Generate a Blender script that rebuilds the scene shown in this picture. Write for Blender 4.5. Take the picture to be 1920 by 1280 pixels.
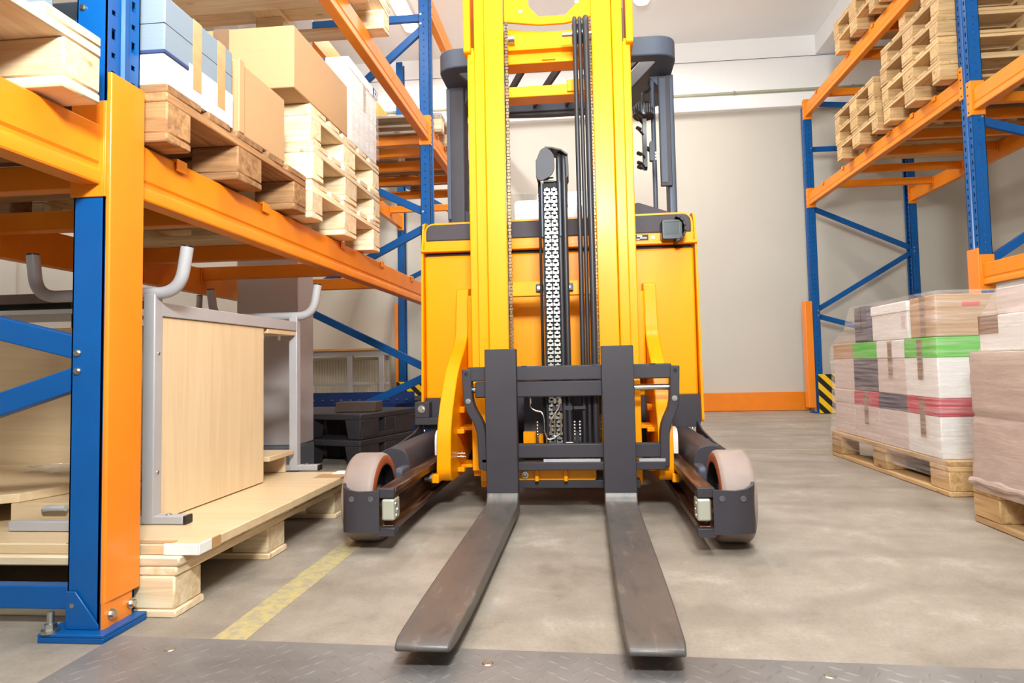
import bpy, math, random
from mathutils import Vector, Matrix, noise

random.seed(7)
C = bpy.context.scene.collection
for o in list(bpy.data.objects):
    bpy.data.objects.remove(o)

# ---------------------------------------------------------------- camera
def srgb(h):
    h = h.lstrip('#')
    out = []
    for i in (0, 2, 4):
        c = int(h[i:i + 2], 16) / 255.0
        out.append(c / 12.92 if c <= 0.04045 else ((c + 0.055) / 1.055) ** 2.4)
    return (out[0], out[1], out[2], 1.0)

YAW, PITCH, ROLL = math.radians(5.24), math.radians(3.05), math.radians(-1.17)
fw = Vector((-math.sin(YAW) * math.cos(PITCH), math.cos(YAW) * math.cos(PITCH), math.sin(PITCH)))
rt = Vector((math.cos(YAW), math.sin(YAW), 0.0))
up = rt.cross(fw)
r2 = math.cos(ROLL) * rt + math.sin(ROLL) * up
u2 = -math.sin(ROLL) * rt + math.cos(ROLL) * up
cam_data = bpy.data.cameras.new('camera')
cam = bpy.data.objects.new('camera', cam_data)
C.objects.link(cam)
M = Matrix((r2, u2, -fw)).transposed().to_4x4()
M.translation = Vector((0.0, 0.0, 0.57))
cam.matrix_world = M
cam_data.sensor_width = 36.0
cam_data.lens = 1218.7 * 36.0 / 1920.0
cam_data.shift_x = (960 - 985.1) / 1920.0
cam_data.shift_y = (617.7 - 640) / 1920.0
cam_data.clip_start = 0.05
bpy.context.scene.camera = cam

# ---------------------------------------------------------------- world, lamps, exposure
world = bpy.data.worlds.new('daylight')
bpy.context.scene.world = world
world.use_nodes = True
wb = world.node_tree.nodes['Background']
wb.inputs[0].default_value = (0.80, 0.90, 1.0, 1.0)
wb.inputs[1].default_value = 0.35

def area_lamp(name, loc, target, sx, sy, power, col=(1, 1, 1), spread=180):
    ld = bpy.data.lights.new(name, 'AREA')
    ld.shape = 'RECTANGLE'
    ld.size, ld.size_y = sx, sy
    ld.energy = power
    ld.color = col
    ld.spread = math.radians(spread)
    o = bpy.data.objects.new(name, ld)
    C.objects.link(o)
    o.location = loc
    d = Vector(target) - Vector(loc)
    o.rotation_euler = d.to_track_quat('-Z', 'Y').to_euler()
    return o

# photographer's flash with a soft box, added low fill lamp behind the camera
area_lamp('flash_lamp', (0.12, -0.30, 1.85), (-0.75, 2.2, 2.7), 0.4, 0.35, 175, (0.93, 0.98, 1.0))
area_lamp('flash_bounce_lamp', (-0.15, -0.55, 2.3), (-0.15, 1.2, 5.0), 0.6, 0.6, 215, (0.88, 0.97, 1.0))
area_lamp('gate_daylight', (0.3, -4.2, 1.5), (0.0, 3.0, 0.9), 3.6, 2.6, 15, (0.95, 0.98, 1.0))

vs = bpy.context.scene.view_settings
vs.view_transform = 'Standard'
vs.look = 'None'
vs.exposure = -0.14
vs.gamma = 1.0
vs.use_curve_mapping = False
try:
    bpy.context.scene.cycles.max_bounces = 8
    bpy.context.scene.cycles.transparent_max_bounces = 16
except Exception:
    pass

# ---------------------------------------------------------------- mesh helpers
def bxyz(p):
    return Vector(p)

class MB:
    """Collects shapes; build() links them as ONE mesh object."""
    def __init__(self):
        self.v, self.f, self.mi = [], [], []
    def add(self, verts, faces, m=0):
        n = len(self.v)
        self.v += [tuple(p) for p in verts]
        self.f += [tuple(i + n for i in f) for f in faces]
        self.mi += [m] * len(faces)
        return self
    def box(self, x0, x1, y0, y1, z0, z1, m=0):
        if x0 > x1: x0, x1 = x1, x0
        if y0 > y1: y0, y1 = y1, y0
        if z0 > z1: z0, z1 = z1, z0
        v = [(x0, y0, z0), (x1, y0, z0), (x1, y1, z0), (x0, y1, z0), (x0, y0, z1), (x1, y0, z1), (x1, y1, z1), (x0, y1, z1)]
        f = [(0, 3, 2, 1), (4, 5, 6, 7), (0, 1, 5, 4), (1, 2, 6, 5), (2, 3, 7, 6), (3, 0, 4, 7)]
        return self.add(v, f, m)
    def prism(self, pts, axis, a, b, m=0):
        """pts: outline; axis x -> (y,z), y -> (x,z), z -> (x,y)."""
        if a > b: a, b = b, a
        def mk(p, t):
            if axis == 'x': return (t, p[0], p[1])
            if axis == 'y': return (p[0], t, p[1])
            return (p[0], p[1], t)
        area = sum(pts[i][0] * pts[(i + 1) % len(pts)][1] - pts[(i + 1) % len(pts)][0] * pts[i][1] for i in range(len(pts)))
        pts = list(pts)
        ccw = area > 0
        if axis == 'y': ccw = not ccw
        if not ccw: pts.reverse()
        n = len(pts)
        v = [mk(p, a) for p in pts] + [mk(p, b) for p in pts]
        f = [tuple(range(n - 1, -1, -1)), tuple(range(n, 2 * n))]
        f += [(i, (i + 1) % n, n + (i + 1) % n, n + i) for i in range(n)]
        return self.add(v, f, m)
    def bar(self, p0, p1, w, h, upv=(0, 0, 1), m=0):
        p0, p1 = Vector(p0), Vector(p1)
        d = (p1 - p0).normalized()
        upv = Vector(upv)
        s = d.cross(upv)
        if s.length < 1e-5: s = d.cross(Vector((0, 1, 0)))
        s.normalize()
        t = s.cross(d)
        v = []
        for p in (p0, p1):
            for a, b in ((-1, -1), (1, -1), (1, 1), (-1, 1)):
                v.append(p + s * (a * w / 2) + t * (b * h / 2))
        f = [(0, 1, 2, 3), (7, 6, 5, 4), (0, 4, 5, 1), (1, 5, 6, 2), (2, 6, 7, 3), (3, 7, 4, 0)]
        return self.add(v, f, m)
    def tube(self, pts, r, n=12, m=0, caps=True):
        pts = [Vector(p) for p in pts]
        rs = r if isinstance(r, (list, tuple)) else [r] * len(pts)
        rings = []
        d0 = (pts[1] - pts[0]).normalized()
        ref = Vector((0, 0, 1)) if abs(d0.z) < 0.9 else Vector((1, 0, 0))
        a = d0.cross(ref).normalized()
        base = len(self.v)
        for i, p in enumerate(pts):
            if i == 0: d = pts[1] - pts[0]
            elif i == len(pts) - 1: d = pts[-1] - pts[-2]
            else: d = (pts[i + 1] - p).normalized() + (p - pts[i - 1]).normalized()
            d.normalize()
            a = (a - d * a.dot(d)).normalized()
            b = d.cross(a)
            rings.append([p + (a * math.cos(2 * math.pi * k / n) + b * math.sin(2 * math.pi * k / n)) * rs[i] for k in range(n)])
        v = [q for ring in rings for q in ring]
        f = []
        for i in range(len(pts) - 1):
            for k in range(n):
                f.append((i * n + k, i * n + (k + 1) % n, (i + 1) * n + (k + 1) % n, (i + 1) * n + k))
        if caps:
            f.append(tuple(range(n - 1, -1, -1)))
            f.append(tuple((len(pts) - 1) * n + k for k in range(n)))
        return self.add(v, f, m)
    def cyl(self, p0, p1, r, n=16, m=0):
        return self.tube([p0, p1], r, n, m)
    def lathe(self, c, axis, prof, n=40, m=0):
        """prof: list of (t along axis, radius) closed loop; axis 'x','y','z'."""
        v, f = [], []
        k = len(prof)
        for i in range(n):
            a = 2 * math.pi * i / n
            for t, r in prof:
                u, w = r * math.cos(a), r * math.sin(a)
                if axis == 'x': v.append((c[0] + t, c[1] + u, c[2] + w))
                elif axis == 'y': v.append((c[0] + w, c[1] + t, c[2] + u))
                else: v.append((c[0] + u, c[1] + w, c[2] + t))
        for i in range(n):
            j = (i + 1) % n
            for q in range(k):
                q2 = (q + 1) % k
                f.append((i * k + q, i * k + q2, j * k + q2, j * k + q))
        return self.add(v, f, m)
    def hexbolt(self, c, axis, r, h):
        c = Vector(c)
        d = Vector({'x': (1, 0, 0), 'y': (0, 1, 0), 'z': (0, 0, 1), '-y': (0, -1, 0), '-x': (-1, 0, 0)}[axis])
        self.tube([c, c + d * h * 0.35], r * 1.45, 16)
        self.tube([c + d * h * 0.35, c + d * h], r, 6)
        return self
    def build(self, name, mat, parent=None, bevel=0, seg=2, sharp=35, label=None):
        org = Vector((0, 0, 0))
        if parent is not None:
            q = parent
            while q is not None:
                org += q.location
                q = q.parent
        me = bpy.data.meshes.new(name)
        me.from_pydata([tuple(Vector(p) - org) for p in self.v], [], self.f)
        mats = mat if isinstance(mat, (list, tuple)) else [mat]
        for mm in mats: me.materials.append(mm)
        if len(mats) > 1:
            me.polygons.foreach_set('material_index', self.mi)
        me.validate()
        me.shade_smooth()
        me.set_sharp_from_angle(angle=math.radians(sharp))
        me.update()
        o = bpy.data.objects.new(name, me)
        C.objects.link(o)
        if parent is not None: o.parent = parent
        if bevel:
            b = o.modifiers.new('bevel', 'BEVEL')
            b.width = bevel
            b.segments = seg
            b.limit_method = 'ANGLE'
            b.angle_limit = math.radians(40)
            b.harden_normals = False
        if label: o['label'] = label
        return o

def fillet(pts, r, seg=6):
    pts = [Vector(p) for p in pts]
    out = [pts[0]]
    for i in range(1, len(pts) - 1):
        a, b, c = pts[i - 1], pts[i], pts[i + 1]
        u, w = (a - b), (c - b)
        rr = r[i - 1] if isinstance(r, (list, tuple)) else r
        rr = min(rr, u.length * 0.49, w.length * 0.49)
        p0, p1 = b + u.normalized() * rr, b + w.normalized() * rr
        for k in range(seg + 1):
            t = k / seg
            out.append((1 - t) ** 2 * p0 + 2 * t * (1 - t) * b + t * t * p1)
    out.append(pts[-1])
    return out

def rpoly(pts, r, seg=5):
    """2-D outline with rounded corners; r may be a list."""
    n = len(pts)
    out = []
    for i in range(n):
        a, b, c = Vector(pts[i - 1]), Vector(pts[i]), Vector(pts[(i + 1) % n])
        rr = r[i] if isinstance(r, (list, tuple)) else r
        if rr <= 0:
            out.append(tuple(b)); continue
        u, w = a - b, c - b
        rr = min(rr, u.length * 0.49, w.length * 0.49)
        p0, p1 = b + u.normalized() * rr, b + w.normalized() * rr
        for k in range(seg + 1):
            t = k / seg
            q = (1 - t) ** 2 * p0 + 2 * t * (1 - t) * b + t * t * p1
            out.append((q[0], q[1]))
    return out

def rrect(x0, x1, y0, y1, r, seg=5):
    return rpoly([(x0, y0), (x1, y0), (x1, y1), (x0, y1)], r, seg)

def tag(o, label, cat, group=None, kind=None):
    o['label'] = label
    o['category'] = cat
    if group: o['group'] = group
    if kind: o['kind'] = kind
    return o

def thing(name, loc, label, cat, group=None, rz=0.0):
    o = bpy.data.objects.new(name, None)
    o.empty_display_size = 0.05
    C.objects.link(o)
    o.location = loc
    o.rotation_euler = (0, 0, rz)
    return tag(o, label, cat, group)

def struct(o):
    o['kind'] = 'structure'
    return o

def copy_tree(src, parent=None):
    c = src.copy()
    C.objects.link(c)
    c.parent = parent
    for ch in list(src.children):
        copy_tree(ch, c)
    return c

# ---------------------------------------------------------------- materials
MATS = {}
def nm(name):
    m = bpy.data.materials.new(name)
    m.use_nodes = True
    nt = m.node_tree
    b = nt.nodes['Principled BSDF']
    MATS[name] = m
    return m, nt, b

def N(nt, t, **kw):
    n = nt.nodes.new(t)
    for k, v in kw.items():
        if k.startswith('i_'):
            n.inputs[k[2:].replace('_', ' ')].default_value = v
        else:
            setattr(n, k, v)
    return n

def ramp(nt, fac, stops):
    r = nt.nodes.new('ShaderNodeValToRGB')
    e = r.color_ramp.elements
    while len(e) < len(stops): e.new(0.5)
    for k, (p, c) in enumerate(stops):
        e[k].position = p
        e[k].color = c if len(c) == 4 else (*c, 1)
    nt.links.new(fac, r.inputs[0])
    return r

def paint(name, hexcol, rough=0.4, metal=0.0, coat=0.0, var=0.06, scale=9.0, bump=0.02, spec=0.5):
    m, nt, b = nm(name)
    tc = N(nt, 'ShaderNodeTexCoord')
    nz = N(nt, 'ShaderNodeTexNoise', i_Scale=scale, i_Detail=5.0)
    nt.links.new(tc.outputs['Object'], nz.inputs['Vector'])
    c = srgb(hexcol)
    lo = tuple(x * (1 - var) for x in c[:3]) + (1,)
    hi = tuple(min(1, x * (1 + var)) for x in c[:3]) + (1,)
    r = ramp(nt, nz.outputs['Fac'], [(0.3, lo), (0.7, hi)])
    nt.links.new(r.outputs[0], b.inputs['Base Color'])
    b.inputs['Roughness'].default_value = rough
    b.inputs['Metallic'].default_value = metal
    b.inputs['Coat Weight'].default_value = coat
    b.inputs['Coat Roughness'].default_value = 0.15
    b.inputs['Specular IOR Level'].default_value = spec
    if bump:
        n2 = N(nt, 'ShaderNodeTexNoise', i_Scale=220.0, i_Detail=2.0)
        nt.links.new(tc.outputs['Object'], n2.inputs['Vector'])
        bp = N(nt, 'ShaderNodeBump', i_Strength=bump, i_Distance=0.002)
        nt.links.new(n2.outputs['Fac'], bp.inputs['Height'])
        nt.links.new(bp.outputs[0], b.inputs['Normal'])
    return m

def wood(name, dark, light, axis='x', rough=0.65, scale=1.0, knots=True, spread=0.22):
    """grain along axis; each object gets its own tone."""
    m, nt, b = nm(name)
    tc = N(nt, 'ShaderNodeTexCoord')
    oi = N(nt, 'ShaderNodeObjectInfo')
    sh = N(nt, 'ShaderNodeVectorMath', operation='ADD')
    mu = N(nt, 'ShaderNodeMath', operation='MULTIPLY')
    mu.inputs[1].default_value = 37.0
    nt.links.new(oi.outputs['Random'], mu.inputs[0])
    nt.links.new(tc.outputs['Object'], sh.inputs[0])
    nt.links.new(mu.outputs[0], sh.inputs[1])
    mp = N(nt, 'ShaderNodeMapping')
    s = {'x': (1.5, 22, 22), 'y': (22, 1.5, 22), 'z': (22, 22, 1.5)}[axis]
    mp.inputs['Scale'].default_value = tuple(v * scale for v in s)
    nt.links.new(sh.outputs[0], mp.inputs['Vector'])
    nz = N(nt, 'ShaderNodeTexNoise', i_Scale=1.6, i_Detail=8.0, i_Roughness=0.62, i_Distortion=0.6)
    nt.links.new(mp.outputs[0], nz.inputs['Vector'])
    r = ramp(nt, nz.outputs['Fac'], [(0.28, srgb(dark)), (0.62, srgb(light))])
    hs = N(nt, 'ShaderNodeHueSaturation')
    mr = N(nt, 'ShaderNodeMapRange')
    mr.inputs['To Min'].default_value = 1.0 - spread
    mr.inputs['To Max'].default_value = 1.0 + spread * 0.5
    nt.links.new(oi.outputs['Random'], mr.inputs['Value'])
    nt.links.new(mr.outputs[0], hs.inputs['Value'])
    nt.links.new(r.outputs[0], hs.inputs['Color'])
    last = hs.outputs[0]
    if knots:
        vo = N(nt, 'ShaderNodeTexVoronoi', i_Scale=1.0)
        mp2 = N(nt, 'ShaderNodeMapping')
        mp2.inputs['Scale'].default_value = {'x': (4, 11, 11), 'y': (11, 4, 11), 'z': (11, 11, 4)}[axis]
        nt.links.new(sh.outputs[0], mp2.inputs['Vector'])
        nt.links.new(mp2.outputs[0], vo.inputs['Vector'])
        kr = ramp(nt, vo.outputs['Distance'], [(0.06, (1, 1, 1, 1)), (0.13, (0, 0, 0, 1))])
        mx = N(nt, 'ShaderNodeMixRGB')
        mx.inputs[2].default_value = tuple(x * 0.45 for x in srgb(dark)[:3]) + (1,)
        km = N(nt, 'ShaderNodeMath', operation='MULTIPLY')
        km.inputs[1].default_value = 0.75
        nt.links.new(kr.outputs[0], km.inputs[0])
        nt.links.new(km.outputs[0], mx.inputs[0])
        nt.links.new(last, mx.inputs[1])
        last = mx.outputs[0]
    nt.links.new(last, b.inputs['Base Color'])
    b.inputs['Roughness'].default_value = rough
    bp = N(nt, 'ShaderNodeBump', i_Strength=0.25, i_Distance=0.002)
    nt.links.new(nz.outputs['Fac'], bp.inputs['Height'])
    nt.links.new(bp.outputs[0], b.inputs['Normal'])
    return m

ORANGE = paint('orange_enamel', '#EE8818', 0.42, coat=0.05, var=0.05, spec=0.35)
GUARD = paint('orange_guard_enamel', '#F08520', 0.30, coat=0.2, var=0.03, spec=0.4)
BLUE = paint('blue_enamel', '#065090', 0.36, coat=0.05, var=0.06, spec=0.3)
YELLOW = paint('yellow_enamel', '#F99C02', 0.36, coat=0.03, var=0.02, spec=0.2)
DGREY = paint('anthracite_enamel', '#3C383C', 0.5, coat=0.0, var=0.06, bump=0.06, spec=0.3)
DGREY2 = paint('slate_enamel', '#474C57', 0.42, coat=0.0, var=0.05, spec=0.35)
RUBBER = paint('black_rubber', '#1E1B1C', 0.5, var=0.1)
BLACKP = paint('black_plastic', '#191617', 0.35, var=0.1)
DPLAST = paint('dark_grey_plastic', '#453F43', 0.6, var=0.04, bump=0.1, spec=0.3)
CHROME = paint('bright_steel', '#C9C9C6', 0.22, metal=1.0, var=0.06, bump=0)
ZINC = paint('zinc_plated_steel', '#B9B9B0', 0.35, metal=1.0, var=0.12, bump=0)
GREYST = paint('light_grey_enamel', '#ABA7A6', 0.45, coat=0.1, var=0.03)
ZSTOP = paint('silver_cast_block', '#B9B8A6', 0.35, metal=0.3, var=0.05, bump=0)
NYLON = paint('off_white_nylon', '#E6E4DA', 0.4, var=0.03)
WHITEP = paint('white_plastic', '#EDEBE6', 0.4, var=0.02)
RED = paint('red_plastic', '#D8201C', 0.35, var=0.05)
DARK = paint('dark_recess', '#120E0E', 0.7, var=0.1)
HOSE = paint('black_hose', '#2A2729', 0.42, var=0.1)
CHAIN = paint('steel_chain', '#B4B0A6', 0.34, metal=1.0, var=0.1, bump=0)
CHAIND = paint('oiled_chain', '#6A5A44', 0.4, metal=0.8, var=0.3, scale=60, bump=0)
TYRE = paint('polyurethane_tread', '#968379', 0.55, var=0.08, scale=14, bump=0.05)
TYREE = paint('orange_tyre_shoulder', '#9A4A26', 0.5, var=0.12)
PINEX = wood('pine_along_x', '#DDB988', '#F6E3BF', 'x')
PINEY = wood('pine_along_y', '#DDB988', '#F6E3BF', 'y')
PINEZ = wood('pine_block', '#D8B382', '#F3DEB8', 'x', scale=1.3)
DIMX = wood('tan_pine_along_x', '#B48A55', '#D9B583', 'x')  # pine darkened in its colour, standing in for weaker flash on the right
DIMY = wood('tan_pine_along_y', '#B48A55', '#D9B583', 'y')
DIMZ = wood('tan_pine_block', '#AE8450', '#D6B27E', 'x', scale=1.3)
BRNX = wood('weathered_wood_along_x', '#6E4A2B', '#B58556', 'x')
BRNY = wood('weathered_wood_along_y', '#6E4A2B', '#B58556', 'y')
BRNB = wood('weathered_wood_block', '#7C5431', '#BE8E5C', 'x', scale=1.3)
GRYX = wood('grey_wood_along_x', '#8C7A66', '#CDBBA2', 'x')
GRYY = wood('grey_wood_along_y', '#8C7A66', '#CDBBA2', 'y')
BEECH = wood('beech_laminate', '#D6BA90', '#E2C8A0', 'z', rough=0.4, scale=0.9, knots=False, spread=0.05)
BEECHX = wood('beech_laminate_flat', '#D0B287', '#DDC29A', 'x', rough=0.4, scale=0.9, knots=False, spread=0.05)
BENCHW = wood('bench_top_wood', '#B9854E', '#D09C62', 'x', rough=0.4, knots=False, spread=0.05)

def cardboard(name, hexcol):
    m, nt, b = nm(name)
    tc = N(nt, 'ShaderNodeTexCoord')
    mp = N(nt, 'ShaderNodeMapping')
    mp.inputs['Scale'].default_value = (3, 3, 60)
    nt.links.new(tc.outputs['Object'], mp.inputs['Vector'])
    nz = N(nt, 'ShaderNodeTexNoise', i_Scale=3.0, i_Detail=4.0)
    nt.links.new(mp.outputs[0], nz.inputs['Vector'])
    n2 = N(nt, 'ShaderNodeTexNoise', i_Scale=4.0, i_Detail=3.0)
    nt.links.new(tc.outputs['Object'], n2.inputs['Vector'])
    mx = N(nt, 'ShaderNodeMath', operation='ADD')
    nt.links.new(nz.outputs['Fac'], mx.inputs[0])
    nt.links.new(n2.outputs['Fac'], mx.inputs[1])
    c = srgb(hexcol)
    r = ramp(nt, mx.outputs[0], [(0.0, tuple(x * .86 for x in c[:3])), (1.0, tuple(min(1, x * 1.06) for x in c[:3]))])
    hf = N(nt, 'ShaderNodeMath', operation='MULTIPLY')
    hf.inputs[1].default_value = 0.5
    nt.links.new(mx.outputs[0], hf.inputs[0])
    nt.links.new(hf.outputs[0], r.inputs[0])
    nt.links.new(r.outputs[0], b.inputs['Base Color'])
    b.inputs['Roughness'].default_value = 0.75
    return m
CARD = cardboard('brown_cardboard', '#BF976A')
CARDW = cardboard('white_cardboard', '#ECE9E4')
CARDG = cardboard('blue_grey_cardboard', '#818D97')
CARDN = cardboard('navy_cardboard', '#4A4757')
CARDGR = cardboard('green_cardboard', '#4FC42E')
CARDR = cardboard('crimson_cardboard', '#C42A47')
CARDP = cardboard('pinkish_white_cardboard', '#D9C8C0')
NAVY = cardboard('navy_print', '#33406F')
TAPE = paint('brown_packing_tape', '#B98F5E', 0.3, var=0.1, scale=30, bump=0)
TAPED = paint('dark_packing_tape', '#8A6A50', 0.3, var=0.1, scale=30, bump=0)
PAPER = paint('white_paper', '#F2F0EC', 0.6, var=0.02)
INK = paint('black_print', '#222022', 0.6)

def film(name, tint, base, streak, sc=(3, 3, 40), rough=0.12):
    m, nt, b = nm(name)
    nt.nodes.remove(b)
    out = nt.nodes['Material Output']
    tc = N(nt, 'ShaderNodeTexCoord')
    mp = N(nt, 'ShaderNodeMapping')
    mp.inputs['Scale'].default_value = sc
    mp.inputs['Rotation'].default_value = (0.0, 0.16, 0.0)
    nt.links.new(tc.outputs['Object'], mp.inputs['Vector'])
    nz = N(nt, 'ShaderNodeTexNoise', i_Scale=1.5, i_Detail=6.0, i_Roughness=0.65, i_Distortion=0.3)
    nt.links.new(mp.outputs[0], nz.inputs['Vector'])
    r = ramp(nt, nz.outputs['Fac'], [(0.35, (base,) * 3), (0.75, (streak,) * 3)])
    tr = N(nt, 'ShaderNodeBsdfTransparent')
    pb = N(nt, 'ShaderNodeBsdfPrincipled')
    pb.inputs['Base Color'].default_value = srgb(tint)
    pb.inputs['Roughness'].default_value = rough
    bp = N(nt, 'ShaderNodeBump', i_Strength=0.6, i_Distance=0.006)
    nt.links.new(nz.outputs['Fac'], bp.inputs['Height'])
    nt.links.new(bp.outputs[0], pb.inputs['Normal'])
    mx = N(nt, 'ShaderNodeMixShader')
    nt.links.new(r.outputs[0], mx.inputs[0])
    nt.links.new(tr.outputs[0], mx.inputs[1])
    nt.links.new(pb.outputs[0], mx.inputs[2])
    nt.links.new(mx.outputs[0], out.inputs[0])
    return m
FILM = film('stretch_film', '#E7DAD2', 0.03, 0.55, (2, 2, 55))
FILMD = film('dense_stretch_film', '#CFBAAE', 0.55, 0.95, (2, 2, 14))
FILMC = film('crumpled_clear_film', '#F2F0EE', 0.10, 0.55, (14, 14, 14), 0.08)

def glass(name):
    m, nt, b = nm(name)
    nt.nodes.remove(b)
    tr = N(nt, 'ShaderNodeBsdfTransparent')
    tr.inputs[0].default_value = (0.93, 0.94, 0.93, 1)
    gl = N(nt, 'ShaderNodeBsdfGlossy')
    gl.inputs['Roughness'].default_value = 0.03
    lw = N(nt, 'ShaderNodeFresnel')
    lw.inputs[0].default_value = 1.45
    mx = N(nt, 'ShaderNodeMixShader')
    nt.links.new(lw.outputs[0], mx.inputs[0])
    nt.links.new(tr.outputs[0], mx.inputs[1])
    nt.links.new(gl.outputs[0], mx.inputs[2])
    nt.links.new(mx.outputs[0], nt.nodes['Material Output'].inputs[0])
    return m
GLASS = glass('clear_polycarbonate')

def emit(name, col, s):
    m, nt, b = nm(name)
    b.inputs['Base Color'].default_value = (1, 1, 1, 1)
    b.inputs['Emission Color'].default_value = (*col, 1)
    b.inputs['Emission Strength'].default_value = s
    return m
TUBE = emit('lit_diffuser', (1.0, 0.98, 0.94), 4.0)

def worn_steel(name):
    m, nt, b = nm(name)
    tc = N(nt, 'ShaderNodeTexCoord')
    mp = N(nt, 'ShaderNodeMapping')
    mp.inputs['Scale'].default_value = (9, 3, 9)
    nt.links.new(tc.outputs['Object'], mp.inputs['Vector'])
    nz = N(nt, 'ShaderNodeTexNoise', i_Scale=2.2, i_Detail=9.0, i_Roughness=0.7, i_Distortion=0.4)
    nt.links.new(mp.outputs[0], nz.inputs['Vector'])
    r = ramp(nt, nz.outputs['Fac'], [(0.30, srgb('#4C4846')), (0.48, srgb('#605B57')), (0.60, srgb('#655C55')), (0.74, srgb('#86807B'))])
    mp2 = N(nt, 'ShaderNodeMapping')
    mp2.inputs['Scale'].default_value = (60, 9, 10)
    mp2.inputs['Rotation'].default_value = (0, 0, 0.35)
    nt.links.new(tc.outputs['Object'], mp2.inputs['Vector'])
    n2 = N(nt, 'ShaderNodeTexNoise', i_Scale=1.0, i_Detail=3.0)
    nt.links.new(mp2.outputs[0], n2.inputs['Vector'])
    r2_ = ramp(nt, n2.outputs['Fac'], [(0.64, (0, 0, 0, 1)), (0.76, (0.22, 0.22, 0.22, 1))])
    mx = N(nt, 'ShaderNodeMixRGB')
    mx.inputs[2].default_value = srgb('#A39C98')
    nt.links.new(r2_.outputs[0], mx.inputs[0])
    nt.links.new(r.outputs[0], mx.inputs[1])
    nt.links.new(mx.outputs[0], b.inputs['Base Color'])
    b.inputs['Metallic'].default_value = 0.25
    b.inputs['Roughness'].default_value = 0.42
    bp = N(nt, 'ShaderNodeBump', i_Strength=0.25, i_Distance=0.002)
    nt.links.new(nz.outputs['Fac'], bp.inputs['Height'])
    nt.links.new(bp.outputs[0], b.inputs['Normal'])
    return m
FORK = worn_steel('worn_fork_steel')

def rusty(name):
    m, nt, b = nm(name)
    tc = N(nt, 'ShaderNodeTexCoord')
    mp = N(nt, 'ShaderNodeMapping')
    mp.inputs['Scale'].default_value = (30, 3, 30)
    nt.links.new(tc.outputs['Object'], mp.inputs['Vector'])
    nz = N(nt, 'ShaderNodeTexNoise', i_Scale=2.0, i_Detail=7.0)
    nt.links.new(mp.outputs[0], nz.inputs['Vector'])
    r = ramp(nt, nz.outputs['Fac'], [(0.3, srgb('#2B1B14')), (0.5, srgb('#523322')), (0.7, srgb('#8A6A55'))])
    nt.links.new(r.outputs[0], b.inputs['Base Color'])
    b.inputs['Metallic'].default_value = 0.5
    b.inputs['Roughness'].default_value = 0.32
    return m
RAIL = rusty('greased_rusty_rail')
# ================================================================= THE SETTING
def concrete(name):
    m, nt, b = nm(name)
    tc = N(nt, 'ShaderNodeTexCoord')
    n1 = N(nt, 'ShaderNodeTexNoise', i_Scale=1.3, i_Detail=6.0, i_Roughness=0.6, i_Distortion=0.8)
    n2 = N(nt, 'ShaderNodeTexNoise', i_Scale=3.2, i_Detail=12.0, i_Roughness=0.74, i_Distortion=0.15)
    n3 = N(nt, 'ShaderNodeTexNoise', i_Scale=120.0, i_Detail=4.0)
    for n in (n1, n2, n3): nt.links.new(tc.outputs['Object'], n.inputs['Vector'])
    r1 = ramp(nt, n1.outputs['Fac'], [(0.3, srgb('#8C8174')), (0.7, srgb('#A09587'))])
    r2_ = ramp(nt, n2.outputs['Fac'], [(0.30, srgb('#625A4E')), (0.42, srgb('#8C8173')), (0.56, srgb('#A29789')), (0.72, srgb('#CBC2B6'))])
    mx = N(nt, 'ShaderNodeMixRGB')
    mx.inputs[0].default_value = 0.62
    nt.links.new(r1.outputs[0], mx.inputs[1]); nt.links.new(r2_.outputs[0], mx.inputs[2])
    r3 = ramp(nt, n3.outputs['Fac'], [(0.30, srgb('#8d8378')), (0.52, (1, 1, 1, 1))])
    m2 = N(nt, 'ShaderNodeMixRGB', blend_type='MULTIPLY')
    m2.inputs[0].default_value = 0.16
    nt.links.new(mx.outputs[0], m2.inputs[1]); nt.links.new(r3.outputs[0], m2.inputs[2])
    # old tyre scuffs: broad curved bands
    wv = N(nt, 'ShaderNodeTexWave', wave_type='RINGS', i_Scale=0.9, i_Distortion=7.0, i_Detail=3.0)
    mp = N(nt, 'ShaderNodeMapping')
    mp.inputs['Location'].default_value = (2.2, 0.3, 0)
    nt.links.new(tc.outputs['Object'], mp.inputs['Vector']); nt.links.new(mp.outputs[0], wv.inputs['Vector'])
    r4 = ramp(nt, wv.outputs['Fac'], [(0.80, (0, 0, 0, 1)), (1.0, (0.22, 0.22, 0.22, 1))])
    m3 = N(nt, 'ShaderNodeMixRGB')
    m3.inputs[2].default_value = srgb('#6A6359')
    nt.links.new(r4.outputs[0], m3.inputs[0]); nt.links.new(m2.outputs[0], m3.inputs[1])
    nt.links.new(m3.outputs[0], b.inputs['Base Color'])
    rr = ramp(nt, n2.outputs['Fac'], [(0.3, (0.42,) * 3), (0.7, (0.6,) * 3)])
    nt.links.new(rr.outputs[0], b.inputs['Roughness'])
    bp = N(nt, 'ShaderNodeBump', i_Strength=0.05, i_Distance=0.003)
    nt.links.new(n2.outputs['Fac'], bp.inputs['Height'])
    nt.links.new(bp.outputs[0], b.inputs['Normal'])
    return m
CONC = concrete('smooth_concrete')
WALLP = paint('beige_wall_paint', '#C8C1B4', 0.8, var=0.025, scale=1.5, bump=0.05)
WALLW = paint('off_white_wall_paint', '#F8F6F3', 0.8, var=0.015, scale=1.5, bump=0.05)
CEILP = paint('white_ceiling_paint', '#F8F8F8', 0.85, var=0.015, scale=1.5, bump=0.03)
COLP = paint('lilac_grey_paint', '#BDB4B1', 0.7, var=0.02, scale=2)
COLD = paint('slate_skirting_paint', '#6A7078', 0.6, var=0.04, scale=3)

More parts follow.
